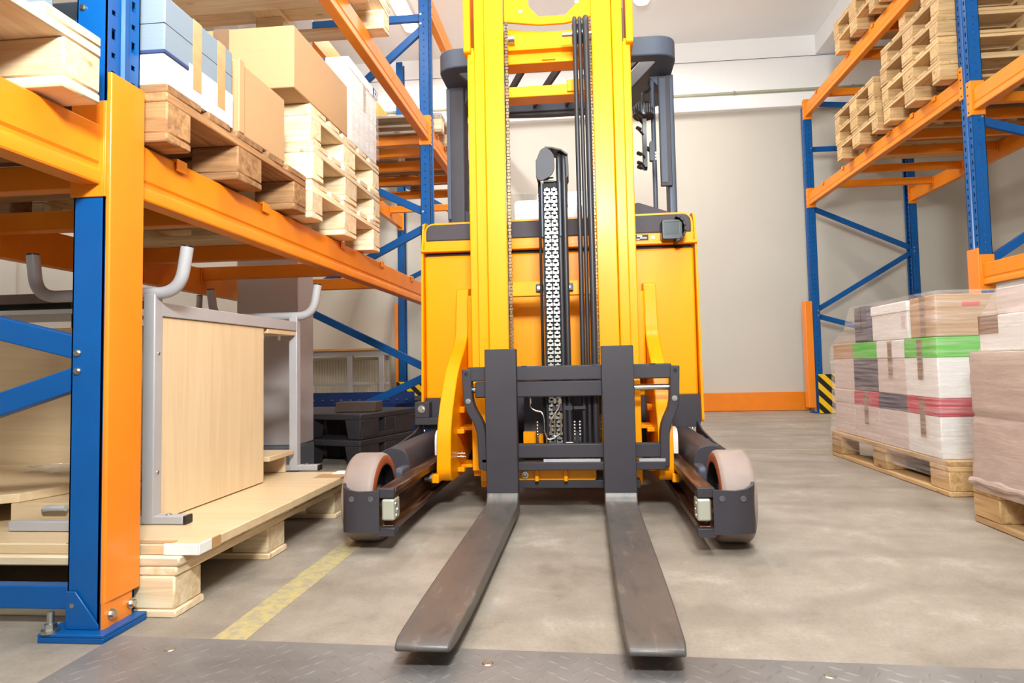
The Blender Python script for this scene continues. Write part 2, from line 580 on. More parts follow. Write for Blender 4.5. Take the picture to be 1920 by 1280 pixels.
XL, XRR, YB, YF, ZC = -3.9, 4.4, 7.5, -6.0, 4.25
struct(MB().box(XL - .2, XRR + .2, YF, YB + .2, -0.12, 0).build('floor', CONC))
struct(MB().box(XL - .2, XRR + .2, YF, YB + .2, ZC, ZC + .15).build('ceiling', CEILP))
struct(MB().box(XL - .2, XRR + .2, YB, YB + .2, 0, 3.40).build('wall_back', WALLP))
struct(MB().box(XL - .2, XRR + .2, YB, YB + .2, 3.40, ZC).build('wall_back_upper', WALLW))
struct(MB().box(XL - .2, XL, YF, YB, 0, ZC).build('wall_left', WALLP))
struct(MB().box(XRR, XRR + .2, YF, YB, 0, ZC).build('wall_right', WALLP))
# concrete ledge on the back wall, ceiling joist over the right rack
struct(MB().box(XL, XRR, YB - 0.10, YB, 3.40, 3.56).build('trim_1', WALLW, bevel=0.008))
struct(MB().box(2.69, 3.15, YF, YB, 4.02, ZC).build('trim_2', CEILP, bevel=0.006))
struct(MB().box(XL, XRR, YB - 0.012, YB, 4.245 - 0.235, 4.24 - 0.23).build('trim_3', WALLW))
# square pillar between the left rack bays with a darker painted foot
struct(MB().box(-1.96, -1.603, 3.50, 3.722, 0.145, ZC).build('pillar', COLP, bevel=0.01))
struct(MB().box(-1.963, -1.600, 3.497, 3.725, 0, 0.145).build('pillar_skirting', COLD, bevel=0.01))
# pilasters on the left wall
for yy in (2.2, 3.6):
    struct(MB().box(XL, XL + .16, yy, yy + .35, 0, ZC).build('pilaster', WALLP))

# pipe along the back wall with clamps
pipe = thing('wall_pipe', (0, YB - .06, 3.60), 'thin pale grey-green pipe running along the back wall above the ledge', 'pipe')
PIPEM = paint('grey_green_pipe_paint', '#A9A78E', 0.5, var=0.04)
MB().cyl((XL + .1, YB - .06, 3.60), (XRR - .1, YB - .06, 3.60), 0.018, 14).build('tube', PIPEM, pipe)
for x in (-2.6, -1.2, 0.5, 1.76, 3.06):
    b = MB().cyl((x - .008, YB - .06, 3.60), (x + .008, YB - .06, 3.60), 0.025, 16)
    b.cyl((x, YB - .06, 3.60), (x, YB - .002, 3.57), 0.006, 8)
    b.build('clamp', ZINC, pipe)

# steel tread plate let into the floor
def tread(name):
    m, nt, b = nm(name)
    tc = N(nt, 'ShaderNodeTexCoord')
    nz = N(nt, 'ShaderNodeTexNoise', i_Scale=2.6, i_Detail=7.0, i_Roughness=0.65, i_Distortion=0.6)
    nt.links.new(tc.outputs['Object'], nz.inputs['Vector'])
    r = ramp(nt, nz.outputs['Fac'], [(0.3, srgb('#6E6A67')), (0.7, srgb('#928D89'))])
    nt.links.new(r.outputs[0], b.inputs['Base Color'])
    b.inputs['Metallic'].default_value = 0.35
    b.inputs['Roughness'].default_value = 0.48
    return m
TREAD = tread('grey_tread_plate')
plate = thing('tread_plate', (0, 1.3, 0), 'grey steel tread plate with raised lozenges let into the floor in the foreground', 'metal plate')
def plate_edge(x): return 1.345 - 0.039 * (x + 0.985)
pm = MB().prism([(-1.02, plate_edge(-1.02)), (1.25, plate_edge(1.25)), (1.25, -0.4), (-1.02, -0.4)], 'z', 0.0, 0.004)
row = 0
y = 1.33
while y > 0.55:
    k = 0
    x = -1.0 + (0.0215 if row % 2 else 0.0)
    while x < 1.22:
        if y < plate_edge(x) - 0.02:
            ang = math.radians(45 if (k + row) % 2 else -45) + 0.18
            ca, sa = math.cos(ang), math.sin(ang)
            L, W, H = 0.014, 0.0038, 0.0011
            pts = [(-L, 0, 0), (-L * .4, -W, 0), (L * .4, -W, 0), (L, 0, 0), (L * .4, W, 0), (-L * .4, W, 0), (-L * .45, 0, H), (L * .45, 0, H)]
            v = [(x + p[0] * ca - p[1] * sa, y + p[0] * sa + p[1] * ca, 0.004 + p[2]) for p in pts]
            pm.add(v, [(0, 1, 6), (1, 2, 7, 6), (2, 3, 7), (3, 4, 7), (4, 5, 6, 7), (5, 0, 6)])
        x += 0.043
        k += 1
    y -= 0.0215
    row += 1
pm.build('plate', TREAD, plate, sharp=20)
for x, y in ((-0.86, 1.285), (-0.20, 1.255), (0.42, 1.235), (-0.98, 1.05)):
    MB().lathe((x, y, 0.004), 'z', [(0, 0.0005), (0, 0.011), (0.0015, 0.009), (0.0015, 0.0005)], 16).build('screw', ZINC, plate)

# yellow floor markings
def worn_yellow(name):
    m, nt, b = nm(name)
    tc = N(nt, 'ShaderNodeTexCoord')
    nz = N(nt, 'ShaderNodeTexNoise', i_Scale=34.0, i_Detail=8.0, i_Roughness=0.72)
    nt.links.new(tc.outputs['Object'], nz.inputs['Vector'])
    r = ramp(nt, nz.outputs['Fac'], [(0.42, srgb('#A0957F')), (0.53, srgb('#B4A574')), (0.66, srgb('#C2AE68'))])
    nt.links.new(r.outputs[0], b.inputs['Base Color'])
    b.inputs['Roughness'].default_value = 0.6
    return m
WYEL = worn_yellow('worn_yellow_floor_paint')
t = MB().box(-0.805, -0.730, 1.345, 3.4, 0, 0.0012).build('floor_line', WYEL)
tag(t, 'worn yellow floor line beside the pallet of desk parts', 'floor marking')
t = MB().box(0.95, 2.6, 4.245, 4.275, 0, 0.0012).build('floor_line', WYEL)
tag(t, 'thin pale yellow floor line behind the right straddle leg', 'floor marking')

# ceiling lamps
def ceiling_lamp(x, y0, y1, label, power):
    t = thing('ceiling_lamp', (x, (y0 + y1) / 2, ZC), label, 'ceiling lamp', 'fluorescent ceiling lamps')
    MB().prism(rrect(x - .085, x + .085, y0 - .03, y1 + .03, .05), 'z', ZC - .035, ZC).build('housing', WHITEP, t)
    MB().prism(rrect(x - .07, x + .07, y0, y1, .06), 'z', ZC - .075, ZC - .035).build('diffuser', TUBE, t, bevel=0.012)
    l = area_lamp('ceiling_lamp_light', (x, (y0 + y1) / 2, ZC - .10), (x, (y0 + y1) / 2, 0), 0.14, y1 - y0, power, (1.0, 0.985, 0.96), 170)
    l.parent = t
    l.location = (0, 0, -0.10)
ceiling_lamp(-1.78, 5.15, 6.72, 'fluorescent ceiling lamp at upper left, over the left racks', 80)
ceiling_lamp(0.655, 4.95, 6.50, 'fluorescent ceiling lamp right of the mast, over the aisle', 80)
ceiling_lamp(0.655, 0.8, 2.3, 'fluorescent ceiling lamp over the forks, above the view', 45)
ceiling_lamp(-1.78, 1.0, 2.5, 'fluorescent ceiling lamp above the nearest left rack bay', 30)

# ================================================================= PALLET RACKS
def grid_sheet(mb, o, ux, uy, widths, heights, holes, th):
    """perforated sheet: o + ux*a + uy*b, skipping the cells in holes."""
    o, ux, uy = Vector(o), Vector(ux), Vector(uy)
    xs = [0]
    for w in widths: xs.append(xs[-1] + w)
    ys = [0]
    for h in heights: ys.append(ys[-1] + h)
    nrm = ux.cross(uy).normalized() * th
    solid = lambda i, j: 0 <= i < len(widths) and 0 <= j < len(heights) and (i, j) not in holes
    for i in range(len(widths)):
        for j in range(len(heights)):
            if not solid(i, j): continue
            p = [o + ux * xs[i] + uy * ys[j], o + ux * xs[i + 1] + uy * ys[j], o + ux * xs[i + 1] + uy * ys[j + 1], o + ux * xs[i] + uy * ys[j + 1]]
            mb.add(p, [(0, 1, 2, 3)])
            mb.add([q - nrm for q in p], [(3, 2, 1, 0)])
            for (di, dj, a, b) in ((-1, 0, 3, 0), (1, 0, 1, 2), (0, -1, 0, 1), (0, 1, 2, 3)):
                if not solid(i + di, j + dj):
                    mb.add([p[b], p[a], p[a] - nrm, p[b] - nrm], [(0, 1, 2, 3)])

def post_mesh(xf, s, y0, z1, side_holes=True):
    """open C upright; aisle face at xf looking to +X when s=1; 110 mm wide along Y."""
    mb = MB()
    w, d, th = 0.11, 0.072, 0.003
    pitch = 0.05
    n = int((z1 - 0.02) / pitch)
    hs, holes = [0.02], set()
    wid = [0.016, 0.013, 0.012, 0.028, 0.012, 0.013, 0.016]
    for k in range(n):
        big = k % 2 == 0
        a = 0.026 if big else 0.012
        j = len(hs)
        hs += [(pitch - a) / 2, a, (pitch - a) / 2]
        holes.add((1, j + 1)); holes.add((5, j + 1))
    # aisle face in three strips: outer strips perforated, middle groove
    if s > 0: o, ux = (xf, y0, 0.0), (0, 1, 0)
    else: o, ux = (xf, y0 + w, 0.0), (0, -1, 0)
    grid_sheet(mb, o, ux, (0, 0, 1), wid, hs, holes, th)
    zt = sum(hs)
    # raised groove in the middle of the face
    e = 0.008 * s
    mb.prism([(xf + 0.0005 * s, y0 + .045), (xf + e, y0 + .049), (xf + e, y0 + .061), (xf + 0.0005 * s, y0 + .065)], 'z', 0, zt)
    # side flanges with small bolt holes
    hs2, holes2 = [0.045], set()
    while sum(hs2) < zt - 0.11:
        j = len(hs2)
        hs2 += [0.008, 0.042]
        if side_holes: holes2.add((1, j))
    hs2.append(zt - sum(hs2))
    xb = xf - s * d
    lo = min(xf, xb)
    grid_sheet(mb, (lo, y0, 0), (1, 0, 0), (0, 0, 1), [0.034, 0.006, d - 0.040] if s < 0 else [d - 0.040, 0.006, 0.034], hs2, holes2, th)
    grid_sheet(mb, (lo + d, y0 + w, 0), (-1, 0, 0), (0, 0, 1), [0.034, 0.006, d - 0.040], hs2, holes2, th)
    # rear lips
    x2 = xb + s * 0.003
    mb.box(xb, x2, y0, y0 + 0.028, 0, zt)
    mb.box(xb, x2, y0 + w - 0.028, y0 + w, 0, zt)
    return mb

BOLT = ZINC
def upright_frame(label, xf, s, y0, z1, braces, holes=True, depth=1.06, plate=True, group='blue rack frames'):
    t = thing('upright_frame', (xf - s * 0.5, y0 + .055, 0), label, 'rack frame', group)
    xr = xf - s * depth
    post_mesh(xf, s, y0, z1, holes).build('post', BLUE, t, sharp=20)
    post_mesh(xr, -s, y0, z1).build('post', BLUE, t, sharp=20)
    xa, xb = xf - s * 0.045, xr + s * 0.045
    for (za, zb) in braces:               # za at the aisle post, zb at the rear post
        b = MB()
        b.bar((xa, y0 + .055, za), (xb, y0 + .055, zb), 0.030, 0.052, (0, 0, 1))
        o = b.build('brace', BLUE, t, bevel=0.003)
        for xx, zz in ((xa + s * -.012, za), (xb, zb)):
            MB().hexbolt((xx, y0 - .0005, zz), '-y', 0.0055, 0.006).build('bolt', BOLT, o)
    for x in (xf, xr):
        sg = s if x == xf else -s
        b = MB()
        x0, x1 = x - sg * 0.115, x + sg * 0.035
        b.box(x0, x1, y0 - .03, y0 + .108, 0.012, 0.019)
        b.box(x0, x1, y0 - .03, y0 + .108, 0.0, 0.012)
        b.prism([(x - sg * .072, 0.019), (x + sg * .004, 0.019), (x + sg * .004, 0.03), (x - sg * .05, 0.10), (x - sg * .072, 0.10)], 'y', y0 - .006, y0 - .002)
        o = b.build('base_plate', BLUE, t, bevel=0.002)
        for yy in (y0 - .018, y0 + .096):
            f = MB()
            f.cyl((x - sg * .095, yy, .019), (x - sg * .095, yy, .062), .007, 12)
            f.hexbolt((x - sg * .095, yy, .019), 'z', .012, .018)
            f.build('anchor_bolt', ZINC, o)
    return t

def zig(zs):
    return [(zs[i], zs[i + 1]) if i % 2 == 0 else (zs[i + 1], zs[i]) for i in range(len(zs) - 1)]

LA, RA = -1.060, 2.385       # aisle faces of the left and right racks
# bays: near posts 1.34, 4.45, 7.36
upright_frame('blue rack frame standing nearest, left foreground, behind an orange post guard', LA, 1, 1.34, 2.6,
              [(0.07, 0.07), (0.575, 0.28), (0.615, 0.86), (1.40, 0.92), (1.45, 1.98), (2.3, 2.05)], holes=False)
upright_frame('blue rack frame just left of the truck, second along the left aisle', LA, 1, 4.45, 4.15,
              [(0.07, 0.07), (0.505, 0.08), (0.55, 1.03), (1.56, 1.08), (1.66, 2.14), (3.02, 2.20), (3.09, 3.09)])
upright_frame('blue rack frame against the back wall behind the truck, end of the left aisle', LA, 1, 7.25, 4.15,
              [(0.07, 0.07), (0.62, 0.1), (1.15, 1.48), (2.0, 1.55), (2.1, 2.7)])
upright_frame('blue rack frame nearest on the right, behind the wrapped pallet loads', RA, -1, 4.13, 4.0,
              [(0.07, 0.07), (0.12, 1.05), (1.12, 1.75), (2.02, 1.72), (2.1, 2.9), (3.1, 3.1)])
upright_frame('blue rack frame by the back wall on the right, with hazard board at its foot', RA, -1, 7.05, 3.30,
              [(0.07, 0.07), (0.13, 0.13), (1.02, 0.72), (1.07, 1.66), (2.17, 1.70), (2.28, 2.95), (3.30, 3.22), (2.80, 2.80)], depth=1.09)

def beam_profile(xo, s, z0, z1):
    """outline (x,z): aisle side at xo, 50 mm deep, with the step of a rolled box beam."""
    h = z1 - z0
    p = [(0, 0.004), (0.002, 0), (0.05, 0), (0.05, h), (0.006, h), (0.003, h - .004), (0.003, h * .38), (0.007, h * .33), (0.007, h * .27), (0.001, h * .22), (0, h * .2)]
    return [(xo - s * a, z0 + b) for a, b in p]

def rack_beam(label, xo, s, y0, y1, z0, z1, group, near=True, far=True):
    t = thing('rack_beam', (xo, (y0 + y1) / 2, z0), label, 'rack beam', group)
    MB().prism(beam_profile(xo - s * .006, s, z0, z1), 'y', y0, y1).build('beam_body', ORANGE, t, sharp=25)
    for on, yy, d in ((near, y0, 1), (far, y1, -1)):
        if not on: continue
        b = MB()
        # flange against the post side and lip hooked over the perforated aisle face
        b.box(xo + s * .002, xo - s * .078, yy, yy + d * .005, z0 - .028, z1 + .055)
        b.box(xo + s * .0005, xo + s * .0055, yy + d * .005, yy - d * .040, z0 - .028, z1 + .055)
        o = b.build('connector', ORANGE, t, bevel=0.002)
        f = MB()
        for k in range(4):
            zz = z0 - .005 + k * (z1 - z0 + .03) / 3
            f.lathe((xo + s * .0056, yy - d * .022, zz), 'x', [(0, .0003), (0, .006), (s * .001, .006), (s * .001, .0003)], 10)
        f.build('hook_hole', DARK, o)
    return t

B1, T1, B2, T2, B3, T3 = 0.99, 1.125, 2.165, 2.295, 3.13, 3.29
GL = 'orange beams of the left racks'
GR = 'orange beams of the right rack'
rack_beam('near orange beam at left edge, running toward the viewer from the nearest post', LA, 1, -1.3, 1.34, B1, T1, GL, near=False)
rack_beam('long orange beam under the cardboard boxes, from the nearest guard to the truck', LA, 1, 1.45, 4.45, B1, T1, GL)
rack_beam('high orange beam at upper left under the topmost pallets of the near bay', LA, 1, 1.45, 4.45, B2, T2, GL)
rack_beam('orange beam left of the mast at guard-roof height, in the far left bay', LA, 1, 4.56, 7.25, B2, T2, GL)
rack_beam('highest orange beam left of the mast, near the ceiling', LA, 1, 4.56, 7.25, B3, T3, GL)
LR = LA - 1.06
rack_beam('shaded rear beam under the near left shelf, behind the grey bent tubes', LR, -1, 1.45, 4.45, B1, T1, GL)
rack_beam('shaded rear beam at left edge below the nearest shelf', LR, -1, -1.3, 1.34, B1, T1, GL, near=False)
rack_beam('rear beam at upper left seen above the big brown carton', LR, -1, 1.45, 4.45, B2, T2, GL)
rack_beam('rear beam of the far left bay behind the slatted support bars', LR, -1, 4.56, 7.25, B2, T2, GL)
rack_beam('high rear beam of the far left bay near the ceiling', LR, -1, 4.56, 7.25, B3, T3, GL)
rack_beam('orange beam under the stacked empty pallets on the right rack', RA, -1, 4.24, 7.05, 2.19, 2.315, GR)
rack_beam('highest orange beam at upper right crossing in front of the top pallets', RA, -1, 4.24, 7.05, 3.14, 3.275, GR)
rack_beam('orange beam at the right edge, high, in the near right bay', RA, -1, 1.2, 4.13, 2.06, 2.19, GR, near=False)
rack_beam('orange beam at right edge just above the wrapped loads', RA, -1, 1.2, 4.13, 0.99, 1.12, GR, near=False)
RR = RA + 1.09
rack_beam('rear beam of the right rack below the empty pallet stacks', RR, 1, 4.24, 7.05, 2.19, 2.315, GR)
rack_beam('high rear beam of the right rack near the ceiling', RR, 1, 4.24, 7.05, 3.14, 3.275, GR)

def support_bar(label, xo, xr, s, y, z0, group):
    t = thing('support_bar', ((xo + xr) / 2, y, z0), label, 'support bar', group)
    MB().box(xo - s * .057, xr + s * .057, y - .022, y + .022, z0, z0 + .068).build('bar_body', ORANGE, t, bevel=0.003)
    for x, sg in ((xo, s), (xr, -s)):
        b = MB()
        b.box(x + sg * .0, x - sg * .057, y - .022, y + .022, z0 + .060, z0 + .068)
        b.box(x - sg * .0035, x + sg * .0005, y - .022, y + .022, z0 + .035, z0 + .068)
        b.box(x - sg * .057, x - sg * .062, y - .032, y + .032, z0 - .02, z0 + .066)
        b.build('hook', ORANGE, t, bevel=0.0015)
    return t
GS = 'support bars under the near left shelf'
for k, y in enumerate((1.62, 2.08, 2.78, 3.35, 3.95)):
    support_bar(['support bar first in from the nearest post, under the weathered pallet', 'support bar second from the nearest post, under the weathered pallet',
                 'support bar third from the nearest post, under the pale pallet stack', 'support bar fourth from the nearest post, past the pale pallet stack',
                 'support bar nearest the truck under the near left shelf'][k], LA, LR, 1, y, T1 - .062, GS)
for k, y in enumerate((0.35, 0.95)):
    support_bar(['support bar at the left edge nearest the viewer', 'support bar left of the nearest post under the corner pallet'][k], LA, LR, 1, y, T1 - .062, GS)
for k, y in enumerate((4.72, 4.98, 5.34, 5.75, 6.25, 6.80)):
    support_bar('%s support bar from the front in the far left bay, left of the mast' % ['first', 'second', 'third', 'fourth', 'fifth', 'sixth'][k], LA, LR, 1, y, T2 - .062, 'support bars of the far left bay')
for k, y in enumerate((4.55, 4.85, 5.22, 5.62, 6.12, 6.62)):
    support_bar('%s support bar from the front under the right pallet stacks' % ['first', 'second', 'third', 'fourth', 'fifth', 'last'][k], RA, RR, -1, y, 2.315 - .062, 'support bars of the right rack')
for k, y in enumerate((4.60, 5.4, 5.9, 6.7)):
    support_bar('%s high support bar from the front under the top right pallets' % ['first', 'second', 'third', 'last'][k], RA, RR, -1, y, 3.275 - .062, 'support bars near the ceiling on the right')

def post_guard(label, xf, s, y0, z0, z1, w=0.112, dp=0.011):
    """orange U-shaped guard on the aisle side of a post."""
    t = thing('post_guard', (xf, y0 + w / 2, 0), label, 'post guard', 'orange post guards')
    th = 0.005
    out = rpoly([(xf + s * .001, y0), (xf + s * dp, y0), (xf + s * dp, y0 + w), (xf + s * .001, y0 + w)], [0, .008, .008, 0])
    inn = rpoly([(xf + s * .001, y0 + w - th), (xf + s * (dp - th), y0 + w - th), (xf + s * (dp - th), y0 + th), (xf + s * .001, y0 + th)], [0, .004, .004, 0])
    MB().prism(out + inn, 'z', z0, z1).build('shield', GUARD, t, sharp=50)
    b = MB()
    b.box(xf + s * .002, xf + s * .007, y0, y0 + w * .8, z0 - .06, z0)
    b.box(xf + s * .007, xf + s * .009, y0, y0 + .02, z0 - .075, z0)
    b.build('foot_lug', GUARD, t)
    for yy in (y0 + .022, y0 + .085):
        MB().hexbolt((xf + s * .007, yy, z0 - .03), 'x' if s > 0 else '-x', .008, .012).build('bolt', ZINC, t)
    return t
post_guard('tall orange guard on the nearest left post, in the foreground', LA + .005, 1, 1.338, 0.075, 1.245)
post_guard('orange guard on the nearest right post, above the wrapped loads', RA - .004, -1, 4.128, 0.06, 1.215)
post_guard('orange guard on the far right post beside the hazard board', RA - .004, -1, 7.048, 0.06, 1.17, dp=.075)
post_guard('narrow orange guard on the far left rear post, right of the radiator', LR - .004, -1, 7.248, 0.06, 1.30, dp=.042)

# hazard boards
def hazard(name):
    m, nt, b = nm(name)
    tc = N(nt, 'ShaderNodeTexCoord')
    sp = N(nt, 'ShaderNodeSeparateXYZ')
    nt.links.new(tc.outputs['Object'], sp.inputs[0])
    ad = N(nt, 'ShaderNodeMath', operation='ADD')
    nt.links.new(sp.outputs[0], ad.inputs[0]); nt.links.new(sp.outputs[2], ad.inputs[1])
    mu = N(nt, 'ShaderNodeMath', operation='MULTIPLY'); mu.inputs[1].default_value = 7.2
    nt.links.new(ad.outputs[0], mu.inputs[0])
    fr = N(nt, 'ShaderNodeMath', operation='FRACT')
    nt.links.new(mu.outputs[0], fr.inputs[0])
    gt = N(nt, 'ShaderNodeMath', operation='GREATER_THAN'); gt.inputs[1].default_value = 0.5
    nt.links.new(fr.outputs[0], gt.inputs[0])
    mx = N(nt, 'ShaderNodeMixRGB')
    mx.inputs[1].default_value = srgb('#F0C010'); mx.inputs[2].default_value = srgb('#1A1416')
    nt.links.new(gt.outputs[0], mx.inputs[0])
    nt.links.new(mx.outputs[0], b.inputs['Base Color'])
    b.inputs['Roughness'].default_value = 0.4
    return m
HAZ = hazard('yellow_black_stripes')
def hazard_board(x0, x1, y, z0, z1, label):
    t = thing('hazard_board', ((x0 + x1) / 2, y, z0), label, 'hazard board', 'striped hazard boards')
    MB().box(x0, x1, y, y + .012, z0, z1).build('board', HAZ, t, bevel=0.002)
    MB().box(x0, x1, y + .0125, y + .02, z0, z1).build('backing', DARK, t)
hazard_board(2.39, 3.45, 6.985, 0.005, 0.405, 'yellow and black striped board at the foot of the far right frame')
hazard_board(-2.13, -1.02, 7.18, 0.005, 0.40, 'yellow and black striped board left of the truck, below the blue braces')

# low orange guard rail along the back wall
t = thing('guard_rail', (1.2, 7.47, 0), 'low orange guard rail along the foot of the back wall', 'guard rail')
MB().box(-0.9, 2.44, 7.45, 7.49, 0.003, 0.205).build('rail_plate', GUARD, t, bevel=0.004)
b = MB()
for x in (-.5, .5, 1.5): b.box(x - .03, x + .03, 7.47, 7.4995, .003, .19)
b.build('bracket', DGREY, t)
# ================================================================= PALLETS
PSTYLE = {'tan': (DIMX, DIMY, DIMZ), 'pine': (PINEX, PINEY, PINEZ), 'brown': (BRNX, BRNY, BRNB), 'grey': (GRYX, GRYY, PINEZ)}
PROTO = {}
PW, PL = 0.80, 1.22
def pallet_parts(t, mx, my, mb_, L, W):
    ox, oy, oz = t.location
    d = MB()
    ws = [.145, .105, .155, .105, .145]
    gap = (W - sum(ws)) / 4
    y = -W / 2
    for w in ws:
        d.box(ox - L / 2, ox + L / 2, oy + y, oy + y + w, oz + .122, oz + .144)
        y += w + gap
    d.build('deck', mx, t, bevel=0.003, seg=1)
    for xc in (-L / 2 + .0725, 0, L / 2 - .0725):
        MB().box(ox + xc - .0725, ox + xc + .0725, oy - W / 2, oy + W / 2, oz + .100, oz + .122).build('stringer', my, t, bevel=0.003, seg=1)
    for yc, w in ((-W / 2 + .05, .10), (0, .145), (W / 2 - .05, .10)):
        c = .018
        y0, y1 = oy + yc - w / 2, oy + yc + w / 2
        MB().box(ox - L / 2, ox + L / 2, y0, y1, oz, oz + .022).build('bottom_board', mx, t, bevel=0.004, seg=1)
        for xc in (-L / 2 + .0725, 0, L / 2 - .0725):
            MB().box(ox + xc - .0725, ox + xc + .0725, y0 + .001, y1 - .001, oz + .022, oz + .100).build('block', mb_, t, bevel=0.004, seg=1)

def pallet(style, x, y, z, label, group=None, rz=0.0):
    """x: middle of the 1.2 m side, y: middle of the aisle side."""
    if style not in PROTO:
        t = thing('pallet', (x, y, z), label, 'pallet', group)
        pallet_parts(t, *PSTYLE[style], PL, PW)
        PROTO[style] = t
    else:
        t = copy_tree(PROTO[style])
        t.location = (x, y, z)
        tag(t, label, 'pallet')
        if group: t['group'] = group
        elif 'group' in t: del t['group']
    t.rotation_euler = (0, 0, rz)
    return t

PH = .144
SHELF_L = T1 + .006
# near left shelf
pallet('brown', -1.003 - PL / 2, 1.466 + PW / 2, SHELF_L, 'weathered brown pallet under the white lidded box and small carton', 'pallets on the near left shelf', 0.004)
for k in range(3):
    pallet('pine', -0.996 - PL / 2 + (0.0, .006, -.004)[k], 2.30 + PW / 2 + (0.0, -.012, .004)[k], SHELF_L + k * PH,
           ['bottom pale pallet of the stack of three on the near left shelf', 'middle pale pallet of the stack of three on the near left shelf',
            'top pale pallet of the stack of three, under the big carton'][k], 'pallets on the near left shelf', (0, .006, -.004)[k])
pallet('pine', -1.0 - PL / 2, 1.250 - PW / 2, SHELF_L, 'pale pallet at upper left corner, left of the nearest post', 'pallets on the near left shelf')
# top of the near left bay, seen from below
zt = T2 + .006
pallet('pine', -0.985 - PL / 2, 3.255 - PW / 2, zt, 'pale pallet high at upper left, its block end showing beside the beam', 'high pallets of the near left bay')
pallet('grey', -1.00 - PL / 2, 2.28 - PW / 2, zt, 'greyed pallet high at upper left above the white lidded box', 'high pallets of the near left bay')
pallet('pine', -0.985 - PL / 2, 3.255 - PW / 2 + .02, zt + PH, 'upper pale pallet at the top edge, stacked on the one beside the beam', 'high pallets of the near left bay')
# far left bay
pallet('grey', -1.02 - PL / 2, 5.05, zt, 'greyed pallet seen from below on the far left bars, nearest the aisle post', 'pallets of the far left bay')
pallet('brown', -1.02 - PL / 2, 5.98, zt, 'brown pallet seen from below on the far left bars, nearer the wall', 'pallets of the far left bay')
# right rack
zr = 2.315 + .006
GP = 'empty pallets stacked on the right rack'
xr_ = 2.295 + PL / 2
nth = ['bottom', 'second', 'third', 'fourth', 'fifth', 'sixth']
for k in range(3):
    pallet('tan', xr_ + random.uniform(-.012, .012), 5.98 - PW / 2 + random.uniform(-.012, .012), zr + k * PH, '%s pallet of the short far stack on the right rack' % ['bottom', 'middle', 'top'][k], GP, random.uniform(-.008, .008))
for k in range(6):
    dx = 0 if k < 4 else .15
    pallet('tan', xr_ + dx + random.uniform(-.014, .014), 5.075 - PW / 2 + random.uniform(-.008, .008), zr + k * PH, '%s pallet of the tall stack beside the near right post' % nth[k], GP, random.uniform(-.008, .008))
zq = 3.275 + .006
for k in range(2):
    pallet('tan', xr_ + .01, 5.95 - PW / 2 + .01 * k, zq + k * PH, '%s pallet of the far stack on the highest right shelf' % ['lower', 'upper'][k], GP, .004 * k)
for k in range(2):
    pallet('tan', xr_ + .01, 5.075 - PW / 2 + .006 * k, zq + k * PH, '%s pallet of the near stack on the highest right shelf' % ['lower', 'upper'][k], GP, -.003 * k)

# ================================================================= LOADS ON THE LEFT SHELF
def carton(label, x0, x1, y0, y1, z0, z1, m, group=None, name='cardboard_box', parts=(), flap=True):
    t = thing(name, ((x0 + x1) / 2, (y0 + y1) / 2, z0), label, 'box', group)
    MB().box(x0, x1, y0, y1, z0, z1).build('body', m, t, bevel=0.004)
    return t
zs = SHELF_L + PH
# white box with a blue-grey lid, two tape strips
t = carton('white box with blue-grey lid and two tape strips, on the weathered pallet', -1.60, -1.015, 1.475, 1.775, zs, zs + .12, CARDW, 'boxes on the near left shelf')
MB().box(-1.604, -1.011, 1.471, 1.779, zs + .085, zs + .225).build('lid', CARDG, t, bevel=0.004)
MB().box(-1.6045, -1.0105, 1.4705, 1.60, zs + .079, zs + .086).build('print_line', NAVY, t)
b = MB().box(-1.012, -1.0095, 1.57, 1.7785, zs + .0, zs + .098); b.build('paper_flap', CARDW, t)
for y in (1.585, 1.70):
    MB().box(-1.0105, -1.0088, y, y + .038, zs + .035, zs + .224).build('tape', TAPE, t)
MB().box(-1.6042, -1.0108, 1.4708, 1.7792, zs + .152, zs + .154).build('lid_seam', INK, t)
t = carton('small brown carton with upright front panel beside the white lidded box', -1.62, -1.010, 1.805, 2.110, zs, zs + .220, CARD, 'boxes on the near left shelf')
MB().box(-1.011, -1.002, 1.802, 1.832, zs, zs + .222).build('corner_flap', CARD, t, bevel=0.002)
MB().box(-1.62, -1.015, 1.95, 1.96, zs + .220, zs + .2212).build('tape', TAPE, t)
zs3 = SHELF_L + 3 * PH
t = carton('big brown carton with a tape strip on top of the pale pallet stack', -1.62, -1.0, 2.160, 2.680, zs3, zs3 + .225, CARD, 'boxes on the near left shelf')
MB().box(-1.30, -1.24, 2.1585, 2.6815, zs3 + .10, zs3 + .2265).build('tape', TAPED, t)
MB().box(-1.62, -1.0, 2.418, 2.422, zs3 + .225, zs3 + .2262).build('flap_seam', TAPED, t)
t = carton('white film-wrapped carton with navy printed lid on the pale pallet stack', -1.50, -1.0, 2.690, 3.070, zs3, zs3 + .345, CARDW, 'boxes on the near left shelf')
MB().box(-1.504, -0.996, 2.686, 3.074, zs3 + .32, zs3 + .365).build('lid_band', CARDW, t, bevel=0.003)
MB().box(-1.504, -1.10, 2.6845, 2.6862, zs3 + .322, zs3 + .364).build('print_band', NAVY, t)
MB().box(-.9962, -.9945, 3.01, 3.074, zs3 + .322, zs3 + .364).build('print_band', NAVY, t)
MB().box(-1.0, -0.9975, 2.88, 2.915, zs3 + .20, zs3 + .32).build('tape', TAPE, t)
w = MB()
n = 16
